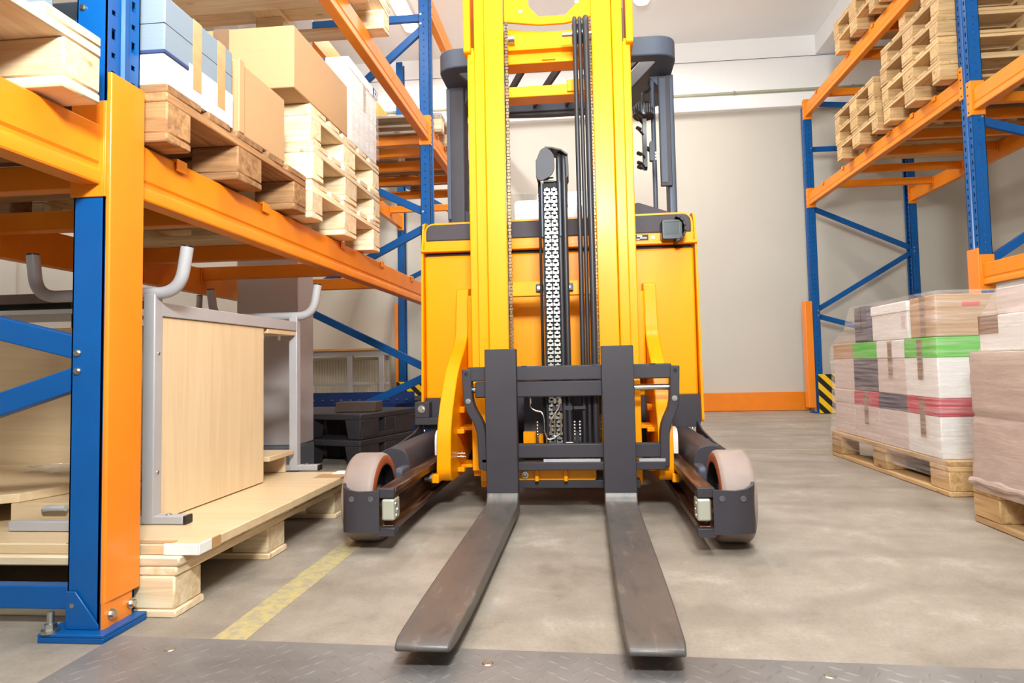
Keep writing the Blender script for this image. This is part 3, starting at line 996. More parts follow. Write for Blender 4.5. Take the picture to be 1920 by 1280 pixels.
for i in range(n):            # loose wrap with vertical creases down the aisle face
    y0 = 2.70 + (3.06 - 2.70) * i / n
    w.add([(-.987 + .006 * math.sin(i * 2.1), y0, zs3 + .01), (-.987 + .006 * math.sin((i + 1) * 2.1), y0 + .36 / n, zs3 + .01),
           (-.989 + .006 * math.sin((i + 1) * 2.1 + .8), y0 + .36 / n, zs3 + .33), (-.989 + .006 * math.sin(i * 2.1 + .8), y0, zs3 + .33)], [(0, 1, 2, 3)])
w.build('wrap_film', FILM, t)

def text(s, size, loc, rot, mat, parent, name, depth=0.0006):
    cu = bpy.data.curves.new(name, 'FONT')
    cu.body = s
    cu.size = size
    cu.extrude = depth
    cu.align_x = 'CENTER'
    cu.align_y = 'CENTER'
    cu.materials.append(mat)
    tmp = bpy.data.objects.new(name + '_curve', cu)
    C.objects.link(tmp)
    bpy.context.view_layer.update()
    me = bpy.data.meshes.new_from_object(tmp)
    bpy.data.objects.remove(tmp)
    o = bpy.data.objects.new(name, me)
    C.objects.link(o)
    o.parent = parent
    o.location = Vector(loc) - parent.location
    o.rotation_euler = rot
    return o
text('0 12 2', .046, (-1.24, 2.6838, zs3 + .342), (math.pi / 2, 0, 0), PAPER, t, 'lettering')
text('12', .044, (-0.9938, 3.042, zs3 + .342), (math.pi / 2, 0, math.pi / 2), PAPER, t, 'lettering')
# load on the corner pallet
t = carton('brown carton on the corner pallet at upper left edge', -1.62, -1.10, 0.62, 1.02, zs, zs + .30, CARD, 'boxes on the near left shelf')
MB().box(-1.101, -1.0985, 0.62, 1.02, zs + .148, zs + .150).build('flap_seam', TAPED, t)
t = carton('blue-grey box behind the nearest post, with a white label', -1.62, -1.11, 1.03, 1.25, zs, zs + .30, CARDG, 'boxes on the near left shelf')
MB().box(-1.111, -1.1085, 1.05, 1.12, zs + .12, zs + .26).build('label', PAPER, t)
MB().box(-1.1088, -1.108, 1.075, 1.10, zs + .15, zs + .21).build('print', INK, t)
carton('white carton at the upper left edge of the corner pallet', -1.62, -1.06, 0.45, 0.60, zs, zs + .24, CARDW, 'boxes on the near left shelf')
# things on the high left pallets
t = carton('white carton on the high pallets at upper left, seen from below', -1.9, -1.1, 2.5, 3.2, zt + 2 * PH, zt + 2 * PH + .3, CARDW, 'boxes on the high left shelf')
t = carton('brown carton on the greyed pallet high at upper left', -1.9, -1.1, 1.5, 2.2, zt + PH, zt + PH + .35, CARD, 'boxes on the high left shelf')
# crumpled clear wrap on the far left bay
def crumple(name, label, cx, cy, cz, rx, ry, rz, mat, seed=0, cat='plastic wrap'):
    b = MB()
    nu, nv = 20, 10
    v = []
    for j in range(nv + 1):
        ph = math.pi * j / nv
        for i in range(nu):
            th = 2 * math.pi * i / nu
            p = Vector((math.sin(ph) * math.cos(th), math.sin(ph) * math.sin(th), math.cos(ph)))
            k = 1 + .45 * noise.noise(p * 2.6 + Vector((seed, 0, 0))) + .25 * noise.noise(p * 7 + Vector((0, seed, 0)))
            v.append((cx + p.x * rx * k, cy + p.y * ry * k, max(cz - rz, cz + p.z * rz * k)))
    f = []
    for j in range(nv):
        for i in range(nu):
            f.append((j * nu + i, (j + 1) * nu + i, (j + 1) * nu + (i + 1) % nu, j * nu + (i + 1) % nu))
    b.add(v, f)
    o = b.build(name, mat, sharp=15)
    return tag(o, label, cat)
crumple('plastic_wrap', 'crumpled clear plastic on the far left shelf beside the guard post', -1.14, 6.0, zt + PH + .10, .16, .30, .10, FILMC, 3)
# ================================================================= THE REACH TRUCK
T = thing('reach_truck', (-0.13, 3.0, 0), 'yellow reach truck with tall mast and two forks lowered, facing the viewer', 'forklift')
CX, MX = -0.125, -0.125

def ribbon2(path, w):
    """outline of a band of width w along a 2-D path."""
    L, R_ = [], []
    for i, p in enumerate(path):
        a = Vector(path[max(0, i - 1)]); c = Vector(path[min(len(path) - 1, i + 1)])
        d = (c - a).normalized()
        nrm = Vector((-d.y, d.x))
        L.append(tuple(Vector(p) + nrm * w / 2)); R_.append(tuple(Vector(p) - nrm * w / 2))
    return L + R_[::-1]

def fil2(pts, r, seg=6):
    return [(p.x, p.y) for p in fillet([(a, b, 0) for a, b in pts], r, seg)]

# ---- chassis and front panel
X0, X1 = -0.748, 0.503
b = MB().box(X0, X1, 3.0, 3.06, 0.417, 1.088)
front = b.build('front_panel', YELLOW, T, bevel=0.010, seg=3)
b = MB()
b.box(-.36, .10, 2.965, 3.0, .70, .828).box(-.36, .10, 2.93, 3.0, .575, .675)
b.prism([(2.93, .675), (3.0, .70), (3.0, .675)], 'x', -.36, .10)
b.build('step_panel', YELLOW, front, bevel=0.012, seg=3)
MB().prism(rpoly([(X0 - .012, .275), (X1 + .004, .275), (X1 + .004, .420), (X0 - .012, .420)], [.03, .03, .006, .006]), 'y', 2.985, 3.10).build('lower_chassis', DGREY, T)
MB().box(-.70, .45, 3.06, 4.45, .10, 1.10).build('battery_housing', YELLOW, T, bevel=0.02)
MB().box(-.70, .45, 2.99, 3.08, .12, .275).build('undercarriage', DARK, T)
MB().box(X0 + .01, X1 - .01, 3.012, 3.05, 1.086, 1.106).build('panel_gap', DARK, T)
# yellow trim under the dark deck
b = MB().box(X0, X1 + .002, 2.992, 3.03, 1.118, 1.158)
b.box(X0 - .012, X1 + .014, 2.972, 3.03, 1.104, 1.119)
b.build('deck_trim', YELLOW, T, bevel=0.003)
deck = MB().prism(rpoly([(X0 + .008, 1.158), (X1 - .008, 1.158), (X1 - .008, 1.245), (X0 + .008, 1.238)], [0, 0, .06, .06], 8), 'y', 2.998, 3.42).build('deck_cover', DPLAST, T, bevel=0.008, seg=3)
MB().prism(rpoly([(X0 - .002, 1.13), (X1 + .002, 1.13), (X1 + .002, 1.253), (X0 - .002, 1.246)], [0, 0, .064, .064], 8), 'y', 3.006, 3.016).build('deck_rim', YELLOW, T)
# raised cowl on the right and the round cap on the left
MB().prism(rpoly([(.215, 1.22), (.478, 1.22), (.466, 1.240), (.262, 1.312), (.245, 1.308)], [0, 0, .004, .01, .01]), 'y', 3.03, 3.55).build('deck_cowl', DPLAST, T, bevel=0.004)
MB().lathe((-.655, 3.10, 1.230), 'z', [(0, .001), (0, .085), (.014, .082), (.020, .06), (.020, .001)], 30).build('deck_cap', DPLAST, T)
# yellow side panels
for s, xs in ((-1, X0 - .012), (1, X1 + .004)):
    prof = rpoly([(2.955, .30), (4.45, .30), (4.45, 1.26), (3.02, 1.26), (2.985, 1.10)], [.02, 0, 0, .05, .05])
    MB().prism(prof, 'x', xs, xs + .010).build('side_panel', YELLOW, T)
# work lamp, sticker and cap on the trim
wl = MB().prism(rrect(.352, .445, 1.112, 1.204, .012), 'y', 2.918, 2.985)
wl = wl.build('work_lamp', BLACKP, T, bevel=0.004)
MB().box(.362, .430, 2.914, 2.919, 1.135, 1.190).build('lens', GLASS, wl)
MB().box(.372, .420, 2.9185, 2.9205, 1.140, 1.183).build('reflector', ZINC, wl)
b = MB()
for k in range(7):
    a = math.radians(70 - k * 24)
    b.bar((.408 + .045 * math.cos(a), 2.985, 1.158 + .055 * math.sin(a)), (.408 + .045 * math.cos(a), 2.895, 1.158 + .055 * math.sin(a)), .020, .010, (math.cos(a), 0, math.sin(a)))
b.build('visor_ribs', RUBBER, wl, bevel=0.002)
st = MB().box(.243, .300, 2.9895, 2.9925, 1.126, 1.152).build('rating_sticker', INK, T)
b = MB().box(.248, .272, 2.988, 2.9896, 1.142, 1.148).box(.262, .292, 2.988, 2.9896, 1.134, 1.139).box(.246, .260, 2.988, 2.9896, 1.129, 1.133)
b.build('sticker_print', PAPER, st)
MB().lathe((.321, 2.992, 1.137), 'y', [(0, .0005), (0, .009), (-.004, .008), (-.006, .0005)], 16).build('white_cap', NYLON, T)
b = MB().box(-.785, -.717, 2.93, 2.99, .335, .407).box(-.785, -.666, 2.93, 2.99, .302, .335)
br = b.build('coupling_bracket', DGREY, T, bevel=0.003)
MB().hexbolt((-.752, 2.93, .375), '-y', .012, .014).build('bolt', ZINC, br)
# cab interior glimpsed through the mast
MB().prism(rpoly([(-.40, 1.20), (.20, 1.20), (.20, 1.385), (-.40, 1.385)], [0, 0, .02, .02]), 'y', 3.06, 3.065).build('wind_screen', GLASS, T)
MB().prism(rpoly([(-.35, 1.20), (.08, 1.20), (.08, 1.415), (-.35, 1.415)], [0, 0, .03, .03]), 'y', 3.30, 3.34).build('white_console', WHITEP, T, bevel=0.006)
MB().prism(rpoly([(-.46, 1.20), (-.20, 1.20), (-.24, 1.24), (-.46, 1.29)], [0, 0, .02, .03]), 'y', 3.12, 3.26).build('console_hood', DPLAST, T)
bt = MB().box(-.12, -.055, 3.17, 3.24, 1.20, 1.262).build('button_base', BLACKP, T)
MB().lathe((-.085, 3.20, 1.262), 'z', [(0, .0005), (0, .012), (.010, .012), (.010, .020), (.024, .018), (.028, .0005)], 20).build('red_button', RED, bt)

# ---- overhead guard
def ring(mb, outer, inner, z0, z1):
    n = len(outer)
    v = [(x, y, z0) for x, y in outer] + [(x, y, z1) for x, y in outer] + [(x, y, z0) for x, y in inner] + [(x, y, z1) for x, y in inner]
    f = []
    for i in range(n):
        j = (i + 1) % n
        f += [(i, j, n + j, n + i), (2 * n + j, 2 * n + i, 3 * n + i, 3 * n + j), (n + i, n + j, 3 * n + j, 3 * n + i), (j, i, 2 * n + i, 2 * n + j)]
    mb.add(v, f)
RX0, RX1, RY0, RY1 = -.702, .477, 3.10, 3.78
outer = rpoly([(RX0, RY0), (RX1, RY0), (RX1, RY1), (RX0, RY1)], .11, 8)
inner = rpoly([(-.61, RY0 + .075), (.385, RY0 + .075), (.20, RY1 - .06), (-.425, RY1 - .06)], .03, 8)
rb = MB()
ring(rb, outer, inner, 2.045, 2.14)
roof = rb.build('guard_roof', DGREY2, T, bevel=0.006, seg=2)
for k in range(5):
    xf_ = -.44 + .187 * k
    MB().bar((xf_, RY0 + .08, 2.09), (xf_ - .20, RY1 - .05, 2.09), .014, .05, (0, 0, 1)).build('roof_bar', DGREY, roof)
b = MB()
n = 14
for i in range(n):            # arched rear cross piece below the roof
    u0, u1 = i / n, (i + 1) / n
    xa, xb = -.60 + .98 * u0, -.60 + .98 * u1
    za, zb = 2.044 - .016 * math.sin(math.pi * u0), 2.044 - .016 * math.sin(math.pi * u1)
    b.add([(xa, 3.73, za), (xb, 3.73, zb), (xb, 3.73, 2.05), (xa, 3.73, 2.05), (xa, 3.775, za - .004), (xb, 3.775, zb - .004), (xb, 3.775, 2.05), (xa, 3.775, 2.05)],
          [(0, 1, 2, 3), (5, 4, 7, 6), (4, 5, 1, 0)])
rc = b.build('rear_cross_piece', DGREY2, roof)
lb = MB().box(-.075, -.005, 3.712, 3.7185, 2.095, 2.125).build('rating_label', PAPER, T)
MB().box(-.068, -.020, 3.7105, 3.7125, 2.107, 2.110).build('print_line', INK, lb)
# front pillars
b = MB()
b.prism(rpoly([(-.700, 3.34), (-.606, 3.34), (-.606, 3.45), (-.700, 3.45)], .018), 'z', 1.235, 2.05)
b.prism([(-.606, 2.05), (-.606, 1.95), (-.58, 2.0), (-.53, 2.05)], 'y', 3.345, 3.445)
b.prism(rpoly([(-.703, 1.235), (-.555, 1.235), (-.575, 1.34), (-.604, 1.39), (-.703, 1.39)], [0, 0, .03, .03, 0]), 'y', 3.345, 3.445)
lp = b.build('front_pillar', DGREY, T, bevel=0.004)
MB().box(-.703, -.684, 3.335, 3.345, 1.34, 2.04).build('pillar_trim', DGREY2, lp)
b = MB()
b.prism(rpoly([(.445, 3.34), (.487, 3.34), (.487, 3.45), (.445, 3.45)], .012), 'z', 1.24, 2.05)
b.prism([(.36, 2.05), (.43, 1.97), (.447, 1.93), (.447, 2.05)], 'y', 3.345, 3.445)
rp = b.build('front_pillar', DGREY2, T, bevel=0.004)
MB().prism(rrect(.405, .463, 1.462, 2.035, .006), 'y', 3.318, 3.338).build('pillar_cover', DGREY, rp, bevel=0.003)
b = MB().box(.412, .440, 3.314, 3.319, 1.48, 2.02)
b.build('cover_groove', DGREY2, rp)
MB().cyl((.380, 3.36, 1.24), (.380, 3.36, 2.05), .012, 14).build('device_pole', DGREY2, T)
for xx, y in ((-.52, 3.72), (.185, 3.72)):
    MB().prism(rrect(xx - .04, xx + .04, y - .05, y + .05, .02), 'z', 1.10, 2.05).build('rear_pillar', DGREY, T)
# round ribbed fan under the roof
fan = MB()
fan.lathe((.325, 3.30, 1.845), 'z', [(-.03, .001), (-.03, .050), (.0, .056), (.028, .048), (.045, .03), (.045, .001)], 32)
fan = fan.build('ceiling_fan', BLACKP, T)
b = MB()
for k in range(4):
    b.lathe((.325, 3.30, 1.815 - .001), 'z', [(0, .012 + .010 * k), (-.003, .012 + .010 * k), (-.003, .016 + .010 * k), (0, .016 + .010 * k)], 32)
for k in range(24):
    a = 2 * math.pi * k / 24
    b.box(.325 + .053 * math.cos(a) - .003, .325 + .053 * math.cos(a) + .003, 3.30 + .053 * math.sin(a) - .003, 3.30 + .053 * math.sin(a) + .003, 1.822, 1.868)
b.tube(fillet([(.325, 3.30, 1.885), (.325, 3.30, 1.95), (.35, 3.34, 1.96), (.37, 3.36, 1.99)], .03), .008, 8)
b.build('fan_cage', RUBBER, fan)
# tablet cradle on the pole
tb = MB()
tb.prism([(3.10, 1.50), (3.13, 1.49), (3.16, 1.55), (3.15, 1.62), (3.16, 1.68), (3.12, 1.74), (3.09, 1.73), (3.11, 1.66), (3.10, 1.58)], 'x', .300, .318)
tb.tube([(.305, 3.12, 1.735), (.300, 3.08, 1.745), (.280, 3.05, 1.745)], .006, 8).tube([(.305, 3.12, 1.715), (.275, 3.05, 1.720)], .006, 8)
tb.tube([(.305, 3.12, 1.66), (.275, 3.05, 1.665)], .005, 8).tube([(.31, 3.12, 1.545), (.29, 3.05, 1.545)], .005, 8)
tb.tube([(.305, 3.12, 1.505), (.285, 3.05, 1.500)], .006, 8).tube([(.305, 3.12, 1.495), (.290, 3.06, 1.480)], .006, 8)
for z in (1.745, 1.720, 1.665, 1.545, 1.500, 1.480):
    tb.cyl((.283, 3.05, z), (.268, 3.03, z), .009, 10)
tb.cyl((.318, 3.13, 1.60), (.345, 3.14, 1.585), .010, 10)
tb.prism(rrect(.332, .352, 1.535, 1.63, .009), 'y', 3.12, 3.15)
cr = tb.build('tablet_cradle', BLACKP, T)
b = MB()
for z in (1.545, 1.560, 1.575): b.lathe((.362, 3.135, z), 'y', [(0, .0005), (0, .006), (-.006, .005), (-.006, .0005)], 10)
b.build('clamp_screw', ZINC, cr)

# ---- mast
def sym(d):                # mirrored pair of x ranges about the mast centre
    return ((MX - d[1], MX - d[0]), (MX + d[0], MX + d[1]))
for k, (xa, xb) in enumerate(sym((.306, .340))):
    s = -1 if k == 0 else 1
    b = MB().box(xa, xb, 2.64, 2.82, .12, 1.905)
    b.prism(rpoly([(2.615, 1.875), (2.83, 1.875), (2.83, 2.20), (2.615, 2.20)], .012), 'x', MX + s * .322, MX + s * .352)
    b.build('outer_mast_rail', YELLOW, T, bevel=0.004)
    MB().box(MX + s * .304, MX + s * .312, 2.637, 2.66, 1.89, 2.03).build('rail_slot', DARK, T)
for (xa, xb) in sym((.264, .308)):
    MB().box(xa, xb, 2.622, 2.78, .078, 2.6).build('middle_mast_rail', YELLOW, T, bevel=0.005)
for k, (xa, xb) in enumerate(sym((.181, .2615))):
    s = -1 if k == 0 else 1
    b = MB().box(xa, xb, 2.600, 2.616, .085, 2.6)                     # front flange
    b.box(MX + s * .205, MX + s * .2615, 2.616, 2.72, .085, 2.6)
    b.build('inner_mast_rail', YELLOW, T, bevel=0.004)
# lift chains along the inner rails
def side_chain(x, y):
    b = MB()
    z = .10
    k = 0
    while z < 1.99:
        w = .0065 if k % 2 else .0045
        b.box(x - w, x + w, y - .006, y + .006, z, z + .011)
        z += .0135
        k += 1
    return b
side_chain(MX - .170, 2.615).build('lift_chain', CHAIND, T)
side_chain(MX + .174, 2.622).build('lift_chain', CHAIND, T)
MB().box(MX - .1815, MX - .1795, 2.601, 2.70, .09, 2.6).build('rail_liner', CHAIND, T)
# cross members
xi0, xi1 = MX - .205, MX + .205
b = MB().box(xi0, xi1, 2.620, 2.65, .846, .906)
cm = b.build('cross_member', YELLOW, T, bevel=0.003)
for x in (-.178, -.058):
    c = MB().box(x - .015, x + .015, 2.604, 2.62, .862, .892).build('hose_clamp', BLACKP, cm, bevel=0.002)
    MB().hexbolt((x - .003, 2.604, .877), '-y', .005, .006).build('clamp_bolt', ZINC, cm)
b = MB().box(xi0, xi1, 2.70, 2.715, 1.712, 1.752).box(xi0, xi1, 2.70, 2.79, 1.706, 1.716)
b.box(-.05, xi1, 2.688, 2.70, 1.715, 1.765)
b.build('cross_member', YELLOW, T, bevel=0.003)
b = MB().box(xi0, xi1, 2.70, 2.715, 1.858, 1.90).box(xi0, xi1, 2.70, 2.79, 1.850, 1.862)
b.prism([(-.155, 1.858), (-.145, 1.868), (-.105, 1.868), (-.095, 1.858)], 'y', 2.69, 2.70)
b.build('cross_member', YELLOW, T, bevel=0.003)
b = MB().box(xi0, xi1, 2.665, 2.68, 1.897, 1.965).box(xi0, xi1, 2.665, 2.72, 1.893, 1.904)
b.build('cross_member', YELLOW, T, bevel=0.003)
b = MB().prism([(xi0, 2.2), (-.22, 2.2), (-.20, 2.065), (-.16, 2.02), (-.05, 2.02), (-.01, 2.06), (.01, 2.2), (xi1, 2.2), (xi1, 2.01), (-.05, 1.985), (-.16, 1.985), (xi0, 2.01)], 'y', 2.64, 2.655)
b.prism([(xi0, 2.01), (-.16, 1.985), (-.05, 1.985), (xi1, 2.01), (xi1, 1.985), (-.05, 1.955), (-.16, 1.955), (xi0, 1.99)], 'y', 2.70, 2.715)
b.build('head_plate', YELLOW, T, bevel=0.003)
b = MB()
for x, z in ((-.235, 2.045), (.0, 2.07)): b.lathe((x, 2.64, z), 'y', [(0, .0005), (0, .010), (-.004, .009), (-.004, .0005)], 14)
b.cyl((-.288, 2.63, 1.925), (-.262, 2.63, 1.925), .014, 16)
b.build('head_bolt', CHROME, T)

# ---- central lift cylinder, double chain and its pulley hood
MB().cyl((-.118, 2.60, .10), (-.118, 2.60, 1.30), .036, 24).build('lift_cylinder', RUBBER, T)
b = MB()
b.cyl((-.166, 2.54, .18), (-.166, 2.54, 1.30), .0055, 10)
b.build('guide_rod', BLACKP, T)
cb = MB().box(-.153, -.087, 2.510, 2.516, .20, 1.275)
ch = cb.build('double_chain', DARK, T)
b = MB()
z, k = .235, 0
while z < 1.258:
    for xc in (-.1335, -.1065):
        w = .0118
        if k % 2 == 0:
            b.box(xc - w, xc + w, 2.500, 2.510, z, z + .0075)
            b.box(xc - w, xc - w + .0055, 2.501, 2.510, z + .0075, z + .0125)
            b.box(xc + w - .0055, xc + w, 2.501, 2.510, z + .0075, z + .0125)
        else:
            b.box(xc - w + .002, xc + w - .002, 2.498, 2.510, z, z + .0075)
            b.box(xc - .003, xc + .003, 2.500, 2.510, z + .0075, z + .0125)
    z += .0155
    k += 1
b.build('chain_links', CHAIN, ch)
b = MB().box(-.158, -.150, 2.49, 2.52, 1.06, 1.275).box(-.088, -.080, 2.49, 2.52, 1.06, 1.275)
b.build('chain_guide', DGREY2, T, bevel=0.002)
hood = [(-.172, 1.292), (-.160, 1.278), (-.138, 1.285), (-.112, 1.302), (-.102, 1.325), (-.102, 1.375), (-.118, 1.400), (-.138, 1.410), (-.155, 1.402), (-.172, 1.362)]
b = MB().prism(rpoly(hood, .012, 4), 'y', 2.482, 2.492)
b.prism(rpoly([(-.060, 1.285), (-.050, 1.30), (-.050, 1.378), (-.060, 1.388)], .004), 'y', 2.50, 2.60)
pts = [(-.138, 1.411), (-.110, 1.408), (-.075, 1.398), (-.052, 1.380)]
b.prism(ribbon2(pts, .006), 'y', 2.484, 2.60)
b.prism(ribbon2([(-.172, 1.30), (-.172, 1.36), (-.150, 1.402), (-.135, 1.411)], .006), 'y', 2.49, 2.60)
b.build('pulley_hood', DGREY, T, bevel=0.002)
MB().lathe((-.079, 2.55, 1.335), 'x', [(-.018, .010), (-.018, .048), (-.012, .042), (.012, .042), (.018, .048), (.018, .010)], 32).build('hose_pulley', RUBBER, T)
for x in (-.086, -.066):
    b = MB()
    b.tube(fillet([(x, 2.512, .22), (x, 2.505, 1.34), (x, 2.51, 1.385), (x, 2.55, 1.395), (x, 2.60, 1.38), (x, 2.60, 1.2)], .04), .0105, 12)
    b.build('lift_hose', HOSE, T)
b = MB()
b.lathe((-.128, 2.52, 1.29), 'x', [(-.02, .004), (-.02, .012), (.02, .012), (.02, .004)], 16)
b.build('chain_pulley_pin', CHROME, T)
MB().box(-.155, -.085, 2.52, 2.56, .18, 1.27).build('cylinder_shroud', RUBBER, T)

# ---- three hoses over the upper pulley
for x, r in ((-.011, .0092), (.0095, .0078), (.0335, .0125)):
    p = fillet([(x, 2.520, .20), (x + .002, 2.515, 1.0), (x, 2.520, 1.885), (x, 2.525, 1.945), (x, 2.58, 1.955), (x, 2.60, 1.90), (x, 2.60, 1.75)], .045)
    MB().tube(p, r, 12).build('hydraulic_hose', HOSE, T)
ax = MB().cyl((-.062, 2.565, 1.895), (.058, 2.565, 1.895), .0085, 16)
ax.build('pulley_axle', CHROME, T)
MB().lathe((.012, 2.565, 1.895), 'x', [(-.034, .009), (-.034, .038), (.034, .038), (.034, .009)], 32).build('hose_pulley', BLACKP, T)

# ---- fork carriage
FC = MB()
FC.prism(rpoly([(-.444, .508), (.313, .508), (.318, .53), (.313, .563), (-.444, .563), (-.449, .53)], .006), 'y', 2.436, 2.478)
carriage = FC.build('fork_carriage', DGREY, T, bevel=0.004)
b = MB()
for x in (-.232, -.10, .03, .245): b.box(x - .010, x + .010, 2.434, 2.46, .5625, .5645)
b.build('hook_notch', DGREY2, carriage)
MB().box(-.420, .178, 2.440, 2.48, .446, .506).build('shift_cylinder_block', DGREY, carriage, bevel=0.005)
b = MB().cyl((.17, 2.462, .476), (.315, 2.462, .476), .0115, 20).cyl((-.45, 2.462, .476), (-.41, 2.462, .476), .0115, 20)
b.build('shift_rod', CHROME, carriage)
lpth = fil2([(-.452, .555), (-.447, .415), (-.398, .340), (-.392, .180)], [.07, .06])
rpth = fil2([(.326, .555), (.320, .405), (.283, .335), (.279, .185)], [.07, .06])
for pth in (lpth, rpth):
    sp = MB().prism(ribbon2(pth, .034), 'y', 2.432, 2.485).build('side_plate', DGREY, carriage, bevel=0.004)
    x, z = pth[0]
    zz = .435
    xx = min(pth, key=lambda p: abs(p[1] - zz))[0]
    MB().hexbolt((xx, 2.432, zz), '-y', .007, .008).build('side_bolt', ZINC, sp)
    MB().lathe((x, 2.4315, z - .018), 'y', [(0, .0005), (0, .007), (-.0008, .007), (-.0008, .0005)], 14).build('pin_hole', DARK, sp)
MB().box(-.395, .280, 2.440, 2.478, .219, .271).build('lower_bar', DGREY, carriage, bevel=0.004)
MB().box(-.392, .281, 2.425, 2.478, .176, .206).build('hook_rail', DGREY, carriage, bevel=0.003)
b = MB().box(-.165, .045, 2.432, 2.4395, .206, .2165).box(.186, .281, 2.430, 2.4395, .206, .2165).box(-.395, -.378, 2.432, 2.4395, .206, .2165)
b.build('bare_metal_edge', GREYST, carriage)
b = MB().prism(rpoly([(-.365, .127), (.030, .127), (.030, .170), (-.365, .170)], [0, .012, 0, 0]), 'y', 2.50, 2.53)
for x in (-.195, -.085): b.box(x - .007, x + .007, 2.475, 2.50, .127, .17)
yb = b.build('yellow_tie_bar', YELLOW, T, bevel=0.002)
MB().lathe((-.241, 2.50, .149), 'y', [(0, .0005), (0, .013), (-.01, .013), (-.01, .008), (-.004, .006), (-.004, .0005)], 20).build('eye_bolt', CHROME, yb)
MB().box(-.385, .195, 2.505, 2.56, .096, .127).build('bottom_bar', DGREY, T, bevel=0.003)
# inner mast feet seen beside the shanks
for x0, x1, z0 in ((-.462, -.428, .148), (-.430, -.395, .105), (.178, .212, .088)):
    MB().box(x0, x1, 2.60, 2.66, z0, .50).build('mast_foot', YELLOW, T, bevel=0.003)

# ---- hydraulics between the bars
DB = MB().box(-.26, .06, 2.70, 2.74, .10, .50)
DB.build('inner_bulkhead', DGREY, T)
MB().box(-.255, -.205, 2.60, 2.64, .225, .30).box(-.20, -.16, 2.60, 2.64, .225, .29).build('valve_block', YELLOW, T)
b = MB()
b.tube(fillet([(-.215, 2.47, .45), (-.215, 2.47, .405), (-.192, 2.47, .392), (-.172, 2.468, .390), (-.163, 2.465, .37), (-.161, 2.465, .31), (-.150, 2.465, .285), (-.130, 2.465, .287), (-.110, 2.467, .300)], .018), .0032, 8)
b.tube(fillet([(-.101, 2.47, .45), (-.101, 2.47, .41), (-.125, 2.467, .375), (-.139, 2.465, .355), (-.137, 2.465, .31), (-.126, 2.465, .296), (-.112, 2.465, .298), (-.099, 2.465, .310), (-.098, 2.466, .375)], .016), .0032, 8)
b.tube([(-.122, 2.468, .30), (-.122, 2.468, .375)], .0028, 8)
b.build('steel_pipe', CHROME, T)
b = MB()
for x, z in ((-.215, .430), (-.101, .428), (-.122, .430), (-.098, .372), (-.122, .372)):
    b.tube([(x, 2.47, z - .010), (x, 2.47, z + .010)], .0065, 6)
for x in (-.190, -.048, -.028):
    for k in range(5):
        b.lathe((x, 2.50, .295 + .012 * k), 'z', [(0, .001), (0, .005), (.004, .0065), (.008, .005), (.008, .001)], 12)
    b.cyl((x, 2.50, .225), (x, 2.50, .29), .0045, 10)
b.build('pipe_fitting', CHROME, T)
b = MB().box(-.130, -.095, 2.485, 2.51, .392, .408).box(-.085, -.055, 2.50, 2.52, .392, .408).box(-.05, -.005, 2.50, 2.515, .395, .406)
b.build('pipe_holder', DGREY, T)
b = MB().prism(rpoly([(-.105, .222), (-.02, .222), (-.005, .245), (-.03, .252), (-.06, .250), (-.08, .232)], .004), 'y', 2.50, 2.54)
b.build('cast_bracket', ZINC, T)
MB().prism(rrect(-.083, -.055, .246, .272, .004), 'y', 2.495, 2.498).build('cover_tab', NYLON, T)
b = MB()
for x in (-.158, -.147, -.135, -.124): b.box(x - .0025, x + .0025, 2.47, 2.49, .228, .252)
b.box(-.162, -.118, 2.47, 2.485, .244, .249)
b.build('chain_anchor', CHAIN, T)

# ---- forks
def fork(x0, x1, ztop):
    xc = (x0 + x1) / 2
    bl = [(2.43, .024), (2.43, .105), (2.415, .115), (2.39, .105), (2.384, .085), (2.37, .070), (2.345, .0645)]
    for y in (2.1, 1.8, 1.55, 1.42, 1.33, 1.27, 1.235): bl.append((y, .0645 - (2.345 - y) * .004))
    bl += [(1.214, .057), (1.206, .052), (1.206, .044), (1.215, .040)]
    for y, z in ((1.235, .038), (1.27, .035), (1.33, .033), (1.42, .030), (1.55, .028), (1.8, .026), (2.1, .025)): bl.append((y, z))
    b = MB().prism(bl, 'x', x0, x1)
    def tap(p):
        x, y, z = p
        k = 1.0
        if y < 1.45: k = 1 - .06 * (1.45 - y) / .2
        if y < 1.236: k -= .05 * (1.236 - y) / .03
        return (xc + (x - xc) * k, y, z)
    b.v = [tap(p) for p in b.v]
    o = b.build('fork', FORK, T, bevel=0.004, label='worn dark steel fork blade with grey shank')
    MB().box(x0, x1, 2.388, 2.432, .10, ztop).build('shank', DGREY, o, bevel=0.003)
fork(-.374, -.257, .628)
fork(.056, .173, .632)

